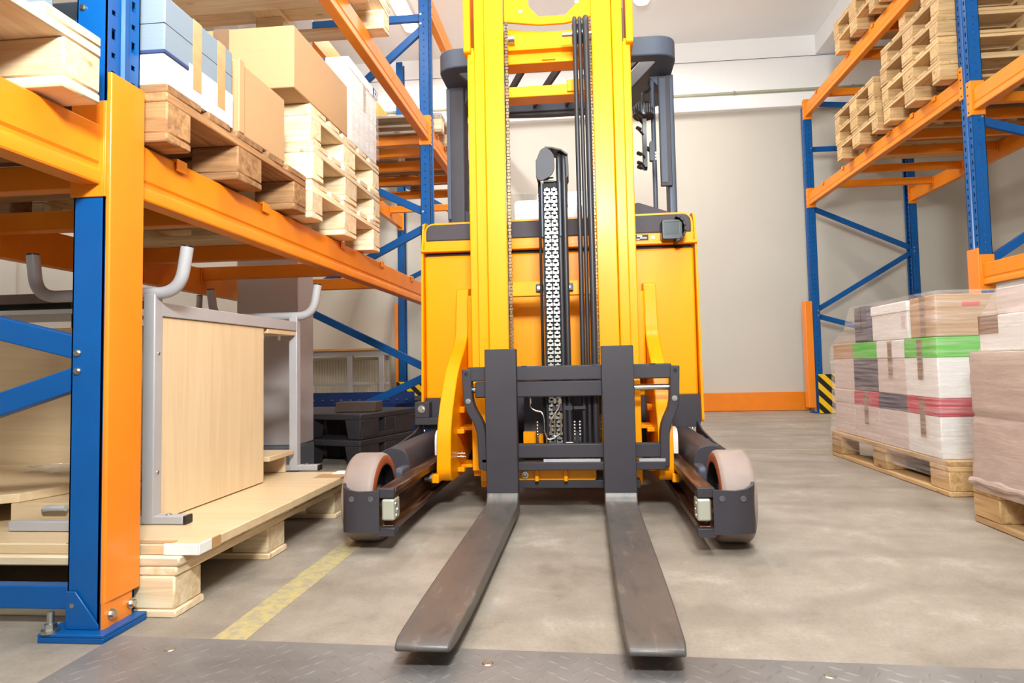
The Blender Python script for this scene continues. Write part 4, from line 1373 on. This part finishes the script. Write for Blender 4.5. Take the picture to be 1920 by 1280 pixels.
# ---- reach carriage arms
arm = [(3.06, .935), (2.905, .920), (2.865, .70), (2.815, .655), (2.63, .545), (2.52, .40), (2.475, .31), (2.463, .16), (2.50, .125), (2.72, .118), (2.96, .20), (3.0, .45)]
for x0, x1, s in ((-.578, -.523, -1), (.262, .317, 1)):
    a = MB().prism(rpoly(arm, [.01, .015, .10, .10, .08, .06, .04, .02, .02, .02, .05, .05], 4), 'x', x0, x1)
    a = a.build('reach_arm', YELLOW, T, bevel=0.004)
    xe = x0 if s < 0 else x1
    MB().prism(rpoly([(2.565, .215), (2.70, .215), (2.70, .312), (2.565, .312)], [0, 0, .05, .05]), 'x', xe, xe + s * .030).build('slide_pad', NYLON, a, bevel=0.002)
    b = MB().box(xe - s * .01, xe + s * .016, 2.455, 2.50, .125, .157)
    b.build('stop_lug', YELLOW, a, bevel=0.003)
    b = MB()
    b.hexbolt((xe + s * .016, 2.478, .141), 'x' if s > 0 else '-x', .014, .016)
    b.cyl((xe + s * .016, 2.478, .141), (xe + s * .048, 2.478, .141), .012, 14)
    b.build('stop_bolt', ZINC, a)
    xin = x1 if s < 0 else x0
    for z in (.302, .150):
        b = MB()
        b.prism(rpoly([(xin, 2.66), (xin - s * .115, 2.70), (xin - s * .115, 2.76), (xin, 2.80)], .01), 'z', z, z + .014)
        b.build('arm_gusset', YELLOW, a, bevel=0.002)
        MB().box(xin, xin - s * .028, 2.60, 2.63, z - .006, z + .012).build('arm_lug', YELLOW, a, bevel=0.002)
    MB().box(xin, xin - s * .02, 2.66, 2.70, .375, .40).build('arm_lug', YELLOW, a, bevel=0.002)
    b = MB()
    for y, z in ((2.62, .215), (2.60, .205), (2.64, .20)):
        b.cyl((xin, y, z), (xin - s * .028, y, z), .0035, 10).cyl((xin - s * .012, y, z), (xin - s * .018, y, z), .006, 6)
    b.build('adjusting_screw', ZINC, a)
MB().box(-.52, .26, 2.84, 2.90, .50, .88).build('reach_crosshead', YELLOW, T, bevel=0.01)

BOLTG = paint('painted_bolt', '#5A575C', 0.4, var=.05)
# ---- straddle legs with load wheels
LC = -.140
for s in (-1, 1):
    X = lambda d: LC + s * d
    # inner reach rail: grease-brown channel
    prof = [(X(.455), .196), (X(.507), .196), (X(.507), .062), (X(.463), .062), (X(.463), .082), (X(.494), .082), (X(.494), .172), (X(.455), .172)]
    rail = MB().prism(prof, 'y', 1.990, 3.05).build('reach_rail', RAIL, T, bevel=0.002)
    MB().box(X(.457), X(.507), 1.972, 1.992, .168, .196).build('rail_end_plate', DGREY, rail, bevel=0.002)
    MB().box(X(.455), X(.507), 1.972, 2.02, .058, .078).build('rail_lip', DGREY, rail, bevel=0.003)
    blk = MB().prism(rpoly([(X(.455), 1.968), (X(.495), 1.968), (X(.495), 2.03), (X(.455), 2.03)], [.008, .008, 0, 0]), 'z', .100, .165).build('rail_stop', ZSTOP, rail, bevel=0.006)
    b = MB()
    for y, z in ((1.985, .148), (2.0, .128), (1.99, .112)): b.lathe((X(.455), y, z), 'x', [(0, .0005), (0, .007), (-s * .003, .006), (-s * .003, .0005)], 12)
    b.build('stop_screw', ZINC, rail)
    MB().cyl((X(.4935), 2.06, .165), (X(.470), 2.06, .165), .012, 16).build('stop_pin', ZINC, rail)
    # rounded box beam of the leg
    leg = MB().prism(rpoly([(X(.507), .085), (X(.612), .085), (X(.612), .262), (X(.575), .279), (X(.520), .268), (X(.507), .225)], [0, 0, .01, .03, .04, .02], 5), 'y', 2.335, 3.06)
    leg = leg.build('straddle_leg', RAIL if False else DGREY, T, bevel=0.004)
    MB().prism([(2.27, .07), (2.27, .245), (2.36, .252), (2.62, .256), (2.86, .275), (2.95, .298), (3.0, .305), (3.0, .07)], 'x', X(.626), X(.633)).build('leg_skirt', DGREY, leg)
    b = MB()
    for y in (2.48, 2.66, 2.80): b.box(X(.612), X(.628), y, y + .05, .250, .256)
    b.build('skirt_tab', DGREY, leg)
    MB().lathe((X(.60), 2.93, .275), 'z', [(0, .0005), (0, .008), (.006, .007), (.006, .0005)], 12).build('leg_bolt', ZINC, leg)
    MB().prism(rrect(2.24, 2.345, .10, .215, .02), 'x', X(.507), X(.535)).build('axle_arm', DGREY2, leg, bevel=0.006)
    # wheel
    wc = (X(.586), 2.135, .1425)
    tw = MB().lathe(wc, 'x', [(-.0525, .120), (-.050, .134), (-.043, .1405), (-.034, .1425), (.034, .1425), (.043, .1405), (.050, .134), (.0525, .120)], 64)
    wheel = tw.build('load_wheel', TYRE, T, label='pinkish brown polyurethane load wheel with orange shoulder')
    b = MB()
    for q in (-1, 1):
        b.lathe((wc[0] + q * .0465, wc[1], wc[2]), 'x', [(0, .108), (0, .1372), (q * .0045, .131), (q * .0068, .120), (q * .0068, .108)], 64)
    b.build('tyre_shoulder', TYREE, wheel)
    b = MB().lathe(wc, 'x', [(-.040, .001), (-.040, .035), (-.022, .045), (-.022, .098), (-.053, .104), (-.053, .110), (.053, .110), (.053, .104), (.022, .098), (.022, .045), (.040, .035), (.040, .001)], 48)
    b.build('wheel_hub', BLACKP, wheel)
    # plate bent round the front of the wheel
    path = [(X(.500), 1.962), (X(.53), 1.957), (X(.565), 1.955), (X(.595), 1.960), (X(.617), 1.976), (X(.629), 2.003), (X(.633), 2.05), (X(.633), 2.16), (X(.633), 2.28)]
    tops = [.192, .191, .190, .194, .201, .207, .211, .226, .247]
    bots = [.063, .064, .066, .066, .064, .062, .062, .066, .08]
    th = .010
    ins = []
    for i, p in enumerate(path):
        a = Vector(path[max(0, i - 1)]); c = Vector(path[min(len(path) - 1, i + 1)])
        d = (c - a).normalized()
        nn = Vector((-d.y, d.x)) * s
        ins.append(Vector(p) + nn * th)
    b = MB()
    n = len(path)
    v = [(path[i][0], path[i][1], bots[i]) for i in range(n)] + [(path[i][0], path[i][1], tops[i]) for i in range(n)]
    v += [(ins[i].x, ins[i].y, bots[i]) for i in range(n)] + [(ins[i].x, ins[i].y, tops[i]) for i in range(n)]
    f = []
    for i in range(n - 1):
        q = [(i, i + 1, n + i + 1, n + i), (2 * n + i + 1, 2 * n + i, 3 * n + i, 3 * n + i + 1), (n + i, n + i + 1, 3 * n + i + 1, 3 * n + i), (i + 1, i, 2 * n + i, 2 * n + i + 1)]
        f += q
    f += [(0, n, 3 * n, 2 * n), (n - 1, 3 * n - 1, 4 * n - 1, 2 * n - 1)]
    if s < 0: f = [tuple(reversed(q)) for q in f]
    b.add(v, f)
    wg = b.build('wheel_guard', DGREY, T, sharp=50, label='dark grey bent plate round the load wheel')
    b = MB()
    for d, y in ((.525, 1.9575), (.585, 1.957)):
        b.lathe((X(d), y, .168), 'y', [(0, .0005), (0, .0085), (-.002, .0085), (-.0025, .006), (-.0008, .005), (-.0008, .0005)], 18)
    b.build('guard_bolt', BOLTG, wg)
    MB().box(X(.455), X(.505), 1.963, 1.975, .055, .072).build('guard_foot', DGREY, wg)
# ================================================================= LEFT FLOOR PALLET WITH DESK PARTS
t = thing('large_pallet', (-1.65, 2.0, 0), 'wide pale wooden pallet on the floor under the desk parts, behind the nearest guard', 'pallet')
fx, bx = -0.955, -2.45
d = MB()
y = 1.455
for w in (.145, .12, .15, .11, .145, .12, .13):
    d.box(bx, fx + random.uniform(-.006, .004), y, y + w, .116, .139)
    y += w + .028
yend = y - .028
d.build('deck', PINEX, t, bevel=0.004, seg=1)
for xc in (fx - .06, (fx + bx) / 2, bx + .06):
    MB().box(xc - .06, xc + .055, 1.457, yend, .094, .116).build('stringer', PINEY, t, bevel=0.004, seg=1)
for y0, y1 in ((1.457, 1.565), (1.905, 2.015), (yend - .118, yend)):
    MB().box(bx, fx - .004, y0 - .003, y1 + .003, 0, .018).build('bottom_board', PINEX, t, bevel=0.003, seg=1)
    for xc in (fx - .065, (fx + bx) / 2, bx + .06):
        MB().box(xc - .06, xc + .055, y0, y1, .018, .094).build('block', PINEZ, t, bevel=0.004, seg=1)

ZB = .139
t = thing('laminate_board', (-1.6, 1.95, ZB), 'beech table top lying flat on the wide floor pallet, taped at its corners', 'table top')
MB().box(-2.3, -.915, 1.470, 2.50, ZB, ZB + .025).build('board', BEECHX, t, bevel=0.003)
FOAM = paint('white_foam_sheet', '#E9E6DF', 0.6, var=0.04, scale=30)
b = MB().box(-1.0, -.910, 1.4665, 1.472, ZB + .0005, ZB + .027).box(-.915, -.9105, 1.4665, 1.52, ZB + .0005, ZB + .027)
b.build('corner_protector', FOAM, t, bevel=0.002)
b = MB().box(-.98, -.9105, 2.44, 2.503, ZB + .0255, ZB + .029).box(-.9155, -.9095, 2.44, 2.504, ZB + .0005, ZB + .028)
b.build('corner_protector', FOAM, t, bevel=0.002)
for q in ((-1.25, -.985, 1.472, 1.50, ZB + .0252, ZB + .0262), (-1.02, -.9125, 2.36, 2.44, ZB + .0252, ZB + .0262), (-.915, -.9115, 1.52, 1.56, ZB + .0005, ZB + .026)):
    MB().box(*q).build('packing_tape', TAPE, t)

ZD = ZB + .0262
def bent_tube(y, label):
    pass
t = thing('disassembled_desk', (-1.17, 2.1, ZD), 'grey steel desk frame with beech panel and upturned tubes, standing on the table top', 'desk frame')
DX, Y0, Y1 = -1.172, 1.668, 2.535
ZT = .782
for yy in (Y0, Y1):
    MB().box(DX - .017, DX + .017, yy - .017, yy + .017, ZD, ZT).build('leg_post', GREYST, t, bevel=0.003)
    f = MB().box(DX - .16, DX + .10, yy - .016, yy + .016, ZD, ZD + .022).build('foot', GREYST, t, bevel=0.003)
    MB().box(DX + .10, DX + .108, yy - .0165, yy + .0165, ZD - .0003, ZD + .0225).build('end_cap', BLACKP, f, bevel=0.002)
    MB().hexbolt((DX + .05, yy, ZD + .022), 'z', .006, .004).build('foot_bolt', ZINC, f)
    b = MB()
    zt = .784
    b.tube(fillet([(-1.53, yy, .900), (-1.515, yy, zt), (-1.095, yy, zt), (-1.075, yy, .908)], [.12, .12], 10), .0165, 16)
    tu = b.build('upturned_tube', GREYST, t)
    b = MB().cyl((-1.53, yy, .899), (-1.5305, yy, .905), .0158, 16).cyl((-1.075, yy, .907), (-1.0745, yy, .912), .0158, 16)
    b.build('tube_cap', BLACKP, tu)
MB().box(DX - .012, DX + .016, Y0 + .017, Y1 - .017, .722, .760).build('top_rail', GREYST, t, bevel=0.002)
MB().box(DX - .010, DX + .010, Y0 + .02, 2.262, ZD + .002, .7215).build('side_panel', BEECH, t, bevel=0.002)
MB().box(DX - .030, DX - .012, 2.10, 2.285, .588, .7215).build('rear_strip', BEECH, t, bevel=0.002)
sh = MB().box(-1.48, DX + .012, 2.288, Y1 - .02, .703, .7215).build('shelf_board', BEECHX, t, bevel=0.002)
for yy in (2.33, 2.46):
    MB().lathe((DX - .03, yy, .703), 'z', [(0, .0005), (0, .006), (-.018, .006), (-.02, .0005)], 12).build('shelf_peg', NYLON, sh)
for zz in (.62, .30):
    MB().lathe((DX + .0172, Y0, zz), 'x', [(0, .0005), (0, .005), (.002, .004), (.002, .0005)], 12).build('rivet', ZINC, t)
t = thing('low_shelf', (-1.35, 2.42, ZD), 'low beech shelf box behind the desk panel, near the far foot', 'shelf')
MB().box(-1.62, -1.16, 2.30, 2.50, ZD + .068, ZD + .086).build('top', BEECHX, t, bevel=0.002)
MB().box(-1.62, -1.19, 2.482, 2.499, ZD, ZD + .068).build('back', BEECH, t, bevel=0.002)
MB().box(-1.62, -1.60, 2.30, 2.482, ZD, ZD + .068).build('side', BEECH, t, bevel=0.002)
MB().lathe((-1.30, 2.482, ZD + .035), 'y', [(0, .0005), (0, .006), (-.001, .006), (-.001, .0005)], 12).build('screw_hole', DARK, t)

# stack of boards behind the nearest post
t = thing('laminate_board', (-1.9, 2.2, ZD), 'large upright beech panel leaning behind the nearest frame at the left edge', 'board')
MB().box(-2.32, -1.50, 2.18, 2.20, ZD, .735).build('panel', BEECHX, t, bevel=0.002)
t = thing('laminate_board', (-1.9, 1.9, ZD), 'beech board with cut corner lying on the drawer box at lower left', 'board')
b = MB().prism([(-2.3, 1.60), (-1.60, 1.60), (-1.53, 1.64), (-1.36, 2.14), (-2.3, 2.16)], 'z', .226, .250)
b.build('board', BEECHX, t, bevel=0.002)
MB().box(-1.72, -1.69, 1.590, 1.605, .218, .256).build('foam_clip', FOAM, t, bevel=0.004)
t = thing('drawer_box', (-1.4, 1.75, ZD), 'small beech drawer box with a white grip, beside the nearest post', 'drawer')
MB().box(-1.545, -1.345, 1.63, 1.95, ZD, ZD + .060).build('box_body', BEECHX, t, bevel=0.002)
b = MB().tube(fillet([(-1.445, 1.628, ZD + .043), (-1.435, 1.617, ZD + .048), (-1.41, 1.612, ZD + .052), (-1.37, 1.612, ZD + .052)], .01), .008, 8)
b.build('grip', GREYST, t)
t = MB().box(-1.50, -1.24, 1.575, 1.60, ZD, ZD + .026).build('metal_bar', GREYST, None, bevel=0.003)
tag(t, 'grey steel foot lying in front of the small drawer box', 'metal bar')
crumple('plastic_wrap', 'crumpled clear wrap lying on the cut-corner board at left', -1.62, 2.02, .262, .20, .09, .010, FILMC, 8)
t = thing('dark_shelf', (-2.6, 2.9, 0), 'dark shelf unit in shadow behind the left edge braces', 'shelf')
MB().box(-3.2, -2.3, 2.80, 3.2, .90, .945).build('shelf_board', paint('dark_brown_board', '#4A352C', .6), t)
MB().box(-3.2, -2.3, 2.76, 3.2, .845, .865).build('shelf_edge', GREYST, t)
for x in (-3.15, -2.35):
    for y in (2.82, 3.16):
        MB().box(x - .02, x + .02, y - .02, y + .02, 0, .90).build('leg', DGREY, t)

# third upturned tube farther back
t = thing('steel_tube', (-2.5, 3.4, 0), 'grey upturned tube farther back under the left shelf', 'tube')
MB().tube(fillet([(-2.262, 3.42, 0), (-2.262, 3.42, .62), (-2.14, 3.42, .80), (-2.13, 3.42, .985)], .12), .016, 12).build('tube', GREYST, t)
MB().cyl((-2.13, 3.42, .984), (-2.13, 3.42, .99), .0155, 12).build('tube_cap', BLACKP, t)

# ================================================================= BEHIND THE PILLAR
PPL = paint('charcoal_recycled_plastic', '#2F2A2D', 0.6, var=0.12, scale=12)
def plastic_pallet(z, label, dy=0):
    t = thing('plastic_pallet', (-1.300, 3.655 + dy, z), label, 'plastic pallet', 'black plastic pallets by the pillar')
    x0, x1, y0, y1 = -1.300 - .80, -1.300, 3.655 + dy, 3.655 + dy + .60
    MB().box(x0, x1, y0, y1, z + .115, z + .150).build('deck', PPL, t, bevel=0.006)
    b = MB()
    for (xa, xb) in ((x0, x0 + .12), ((x0 + x1) / 2 - .06, (x0 + x1) / 2 + .06), (x1 - .11, x1)):
        for (ya, yb) in ((y0, y0 + .11), ((y0 + y1) / 2 - .05, (y0 + y1) / 2 + .05), (y1 - .11, y1)):
            o = MB()
            e = .012
            v = [(xa, ya, z + .115), (xb, ya, z + .115), (xb, yb, z + .115), (xa, yb, z + .115), (xa + e, ya + e, z + .001), (xb - e, ya + e, z + .001), (xb - e, yb - e, z + .001), (xa + e, yb - e, z + .001)]
            o.add(v, [(0, 1, 2, 3), (7, 6, 5, 4), (1, 0, 4, 5), (2, 1, 5, 6), (3, 2, 6, 7), (0, 3, 7, 4)])
            o.build('foot', PPL, t, bevel=0.005)
    for q in ((y0 + .02, y0 + .19), (y0 + .36, y1 - .02)):
        MB().box(x1 - .022, x1 - .004, q[0], q[1], z + .012, z + .118).build('side_skirt', PPL, t, bevel=0.003)
    MB().box(x1 - .02, x1 - .006, y0 + .02, y1 - .02, z + .002, z + .03).build('side_rail', PPL, t, bevel=0.003)
    t.rotation_euler = (0, 0, math.radians(-17))
    return t
plastic_pallet(0, 'lower black plastic pallet on the floor right of the pillar')
plastic_pallet(.151, 'upper black plastic pallet of the two right of the pillar', .006)
t = MB().box(-1.52, -1.27, 3.84, 3.98, .3025, .362).build('wooden_block', paint('dark_stained_wood', '#4E3B2E', .6, var=.15), None, bevel=0.004)
tag(t, 'dark brown wooden block lying on the black plastic pallets', 'block')
t = thing('steel_stillage', (-1.8, 5.3, 0), 'blue steel crossbar panel with a row of holes, behind the black pallets', 'metal frame')
DBL = paint('deep_blue_enamel', '#0A2E68', .4, var=.08)
b = MB()
hs, holes = [.10, .19, .022, .055], set()
ws, k = [.06], 0
while sum(ws) < .92:
    holes.add((len(ws), 2)); ws += [.022, .055]
grid_sheet(b, (-2.35, 5.10, .005), (1, 0, 0), (0, 0, 1), ws, hs, holes, .004)
b.box(-2.36, -1.38, 5.104, 5.16, .300, .308).box(-2.36, -1.38, 5.085, 5.10, .275, .282)
b.build('panel', DBL, t)
MB().lathe((-1.49, 5.097, .24), 'y', [(0, .0005), (0, .038), (-.001, .038), (-.001, .0005)], 24).build('round_opening', DARK, t)
MB().box(-2.36, -1.36, 5.17, 5.9, .02, .30).build('bin_body', DARK, t)
# radiator and bench on the back wall
RADP = paint('cream_radiator_enamel', '#E2DCC8', .45, var=.02)
t = thing('radiator', (-2.8, 7.42, .2), 'cream ribbed panel radiator on the back wall under the bench', 'radiator')
b = MB()
x = -3.55
while x < -2.29:
    b.prism([(x, 7.40), (x + .008, 7.388), (x + .022, 7.388), (x + .030, 7.40)], 'z', .23, .655)
    x += .0335
b.box(-3.56, -2.275, 7.40, 7.455, .215, .675)
b.build('panel', RADP, t, sharp=20)
b = MB().box(-3.57, -2.265, 7.385, 7.46, .675, .69)
x = -3.54
b.build('top_grille', RADP, t)
b = MB()
for x in (-3.4, -2.4): b.box(x - .02, x + .02, 7.455, 7.4995, .3, .6)
b.build('wall_bracket', RADP, t)
t = thing('work_bench', (-2.8, 7.2, 0), 'long wooden-topped bench with grey frame in front of the radiator', 'bench')
MB().box(-3.60, -2.165, 7.02, 7.37, .758, .785).build('top', BENCHW, t, bevel=0.004)
b = MB().box(-3.55, -2.18, 7.05, 7.09, .705, .758).box(-3.55, -2.18, 7.07, 7.10, .375, .405)
b.build('rail', GREYST, t, bevel=0.003)
for x in (-3.5, -2.62, -2.26):
    MB().box(x - .03, x + .03, 7.04, 7.10, 0, .705).build('leg', GREYST, t, bevel=0.003)

# ================================================================= WRAPPED LOADS ON THE RIGHT
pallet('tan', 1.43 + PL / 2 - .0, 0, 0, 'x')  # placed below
p1 = [o for o in bpy.data.objects if o.get('label') == 'x'][0]
tag(p1, 'pale pallet on the floor under the film-wrapped boxes with the green lid', 'pallet', 'floor pallets on the right')
# long side along the aisle: turn it
p1.location = (1.440 + PW / 2, 2.80 + PL / 2, 0)
p1.rotation_euler = (0, 0, math.pi / 2 + .012)
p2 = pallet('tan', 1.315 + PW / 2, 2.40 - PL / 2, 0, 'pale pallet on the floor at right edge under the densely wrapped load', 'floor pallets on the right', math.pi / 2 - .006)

GB = 'film-wrapped boxes on the right pallet'
zb = .145
x0, xm, x1 = 1.447, 1.86, 2.28
def lidbox(label, xa, xb, ya, yb, z0, z1, zl, body, lid, tape=True):
    t = thing('cardboard_box', ((xa + xb) / 2, (ya + yb) / 2, z0), label, 'box', GB)
    MB().box(xa, xb, ya, yb, z0, zl).build('body', body, t, bevel=0.004)
    MB().box(xa - .0015, xb + .0015, ya - .0015, yb + .0015, zl, z1).build('lid', lid, t, bevel=0.004)
    if tape:
        ym = (ya + yb) / 2
        MB().box(xa - .004, xa - .0012, ym - .02, ym + .02, z0 + (zl - z0) * .45, z1 - .004).build('tape', TAPED, t)
    return t
ya = 2.835
Ys = [(ya, 3.11), (3.115, 3.40), (3.405, 3.70), (3.705, 3.985)]
bodies = [CARDW, CARDP, CARD, CARDP]
low = [(CARDR, 'crimson'), (CARDN, 'purple-grey'), (CARDR, 'red'), (CARDP, 'pinkish')]
hi = [(CARDGR, 'bright green'), (CARDW, 'white'), (CARDGR, 'faded green'), (CARD, 'brown')]
place = ['nearest the viewer', 'second along', 'third along', 'farthest']
for k, (y0, y1) in enumerate(Ys):
    lidbox('white wrapped box with %s lid, bottom row, %s' % (low[k][1], place[k]), x0 + .002 * k, x0 + .40, y0, y1, zb, .393, .318, CARDW if k == 0 else CARDP, low[k][0], k in (0, 2))
    lidbox('white wrapped box with %s lid, upper row, %s' % (hi[k][1], place[k]), x0 + .003 * k, x0 + .40, y0, y1, .394, .648, .563, bodies[k] if k != 2 else CARDN, hi[k][0], k in (0, 1))
    lidbox('wrapped box behind the front row, lower, %s' % place[k], x0 + .41, x0 + .81, y0, y1, zb, .393, .318, CARDW, CARDP, False)
    lidbox('wrapped box behind the front row, upper, %s' % place[k], x0 + .41, x0 + .81, y0, y1, .394, .648, .563, CARDW, CARDP, False)
t = thing('cardboard_box', (1.65, 2.98, .65), 'brown wrapped carton on top of the green-lidded box', 'box', GB)
MB().box(1.455, 1.92, 2.845, 3.06, .650, .826).build('body', CARD, t, bevel=0.004)
MB().box(1.56, 1.63, 2.8435, 2.846, .775, .795).build('red_sticker', RED, t)
MB().box(1.452, 1.455, 2.93, 2.97, .655, .826).build('tape', TAPED, t)
t = thing('cardboard_box', (1.6, 3.25, .65), 'white open-topped wrapped box between the brown carton and navy box', 'box', GB)
MB().box(1.450, 1.80, 3.075, 3.44, .650, .775).build('body', CARDW, t, bevel=0.004)
MB().box(1.446, 1.804, 3.071, 3.444, .775, .822).build('lid', PAPER, t, bevel=0.004)
b = MB().box(1.4485, 1.4505, 3.09, 3.13, .70, .76)
b.build('print', CARDP, t)
t = thing('cardboard_box', (1.65, 3.6, .65), 'dark purple-grey box on the far end of the wrapped load', 'box', GB)
MB().box(1.452, 1.80, 3.50, 3.66, .650, .835).build('body', CARDN, t, bevel=0.004)
MB().box(1.450, 1.80, 3.573, 3.577, .70, .8355).build('seam', DARK, t)

def wrap(name, label, x0, x1, y0, y1, levels, mat, seed, nz=26, ny=40, amp=.006):
    """film stretched round a load; levels: list of (z, outset, y0shift, y1shift)."""
    b = MB()
    per = []
    nn = 22
    def loop(z, out, a, c):
        xa, xb, ya, yb = x0 - out, x1 + out, y0 - out + a, y1 + out - c
        r = .03
        pts = []
        base = rpoly([(xa, ya), (xb, ya), (xb, yb), (xa, yb)], r, 4)
        # subdivide sides evenly
        full = []
        for i in range(len(base)):
            p, q = Vector(base[i]), Vector(base[(i + 1) % len(base)])
            m = nn if (q - p).length > .15 else 1
            for k in range(m): full.append(p + (q - p) * k / m)
        cx, cy = (xa + xb) / 2, (ya + yb) / 2
        for p in full:
            w = amp * (noise.noise(Vector((p.x * 6, p.y * 6, z * 34 + seed))) + .6 * noise.noise(Vector((p.x * 16 + seed, p.y * 16, z * 8))))
            d = Vector((p.x - cx, p.y - cy)).normalized()
            pts.append((p.x + d.x * w, p.y + d.y * w, z + .004 * noise.noise(Vector((p.x * 9, p.y * 9, z * 5)))))
        return pts
    rows = []
    for i in range(nz + 1):
        u = i / nz * (len(levels) - 1)
        k = min(int(u), len(levels) - 2)
        f = u - k
        A, B = levels[k], levels[k + 1]
        rows.append(loop(*[A[q] * (1 - f) + B[q] * f for q in range(4)]))
    n = len(rows[0])
    v = [p for r in rows for p in r]
    fc = [(i * n + k, i * n + (k + 1) % n, (i + 1) * n + (k + 1) % n, (i + 1) * n + k) for i in range(nz) for k in range(n)]
    b.add(v, fc)
    o = b.build(name, mat, sharp=30)
    return tag(o, label, 'stretch wrap', None)
wrap('stretch_wrap', 'clear stretch film round the boxes with the green lid', 1.44, 2.27, 2.830, 3.99,
     [(.07, .016, .0, .0), (.13, .022, 0, 0), (.30, .008, 0, 0), (.64, .008, 0, 0), (.72, .010, 0, .22), (.84, .008, .0, .30)], FILM, 1.0)

t = thing('cardboard_box', (1.7, 1.9, .145), 'pinkish wrapped carton at right edge, bottom of the near load', 'box', 'cartons of the near right load')
MB().box(1.325, 2.13, 1.22, 2.385, .145, .362).build('body', CARDP, t, bevel=0.004)
t = thing('cardboard_box', (1.7, 1.9, .364), 'pinkish wrapped carton at right edge, middle of the near load', 'box', 'cartons of the near right load')
MB().box(1.325, 2.13, 1.22, 2.38, .364, .580).build('body', CARDP, t, bevel=0.004)
t = thing('cardboard_box', (1.7, 1.9, .582), 'white wrapped carton with brown tape, upper part of the near load', 'box', 'cartons of the near right load')
MB().box(1.345, 2.10, 1.25, 2.36, .582, .700).build('body', CARDW, t, bevel=0.004)
MB().box(1.3435, 1.50, 2.255, 2.361, .640, .701).build('tape', TAPED, t)
t = thing('cardboard_box', (1.7, 1.9, .702), 'topmost wrapped carton of the near right load', 'box', 'cartons of the near right load')
MB().box(1.37, 2.05, 1.30, 2.30, .702, .790).build('body', CARDP, t, bevel=0.004)
MB().box(1.3685, 1.3705, 1.95, 2.05, .705, .78).build('print', NAVY, t)
wrap('stretch_wrap', 'dense milky stretch film round the near right load', 1.322, 2.135, 1.215, 2.388,
     [(.115, .012, 0, 0), (.15, .014, 0, 0), (.25, .008, 0, 0), (.34, .006, 0, 0), (.362, .0005, 0, 0), (.384, .006, 0, 0), (.48, .007, 0, 0), (.58, .006, 0, 0)], FILMD, 5.0, 42, amp=.004)
wrap('stretch_wrap', 'thin upper stretch film round the top cartons of the near right load', 1.345, 2.11, 1.24, 2.365,
     [(.575, .010, 0, 0), (.70, .004, 0, 0), (.71, .0, 0, 0), (.80, -.022, .03, .04)], FILM, 9.0, 14)
crumple('plastic_wrap', 'bunched clear film on top of the near right load, at the right edge', 1.52, 1.98, .815, .12, .20, .022, FILMC, 5)
b = MB()
pts = []
for k in range(30):
    yy = 1.22 + 1.16 * k / 29
    pts.append((1.308 + .003 * math.sin(k * 1.7), yy, .146 + .003 * math.sin(k * 2.3)))
b.tube(pts, [.012 + .003 * math.sin(k * 1.3) for k in range(30)], 8)
o = b.build('film_roll_edge', FILMD)
tag(o, 'gathered roll of film along the lower edge of the near right load', 'stretch wrap')
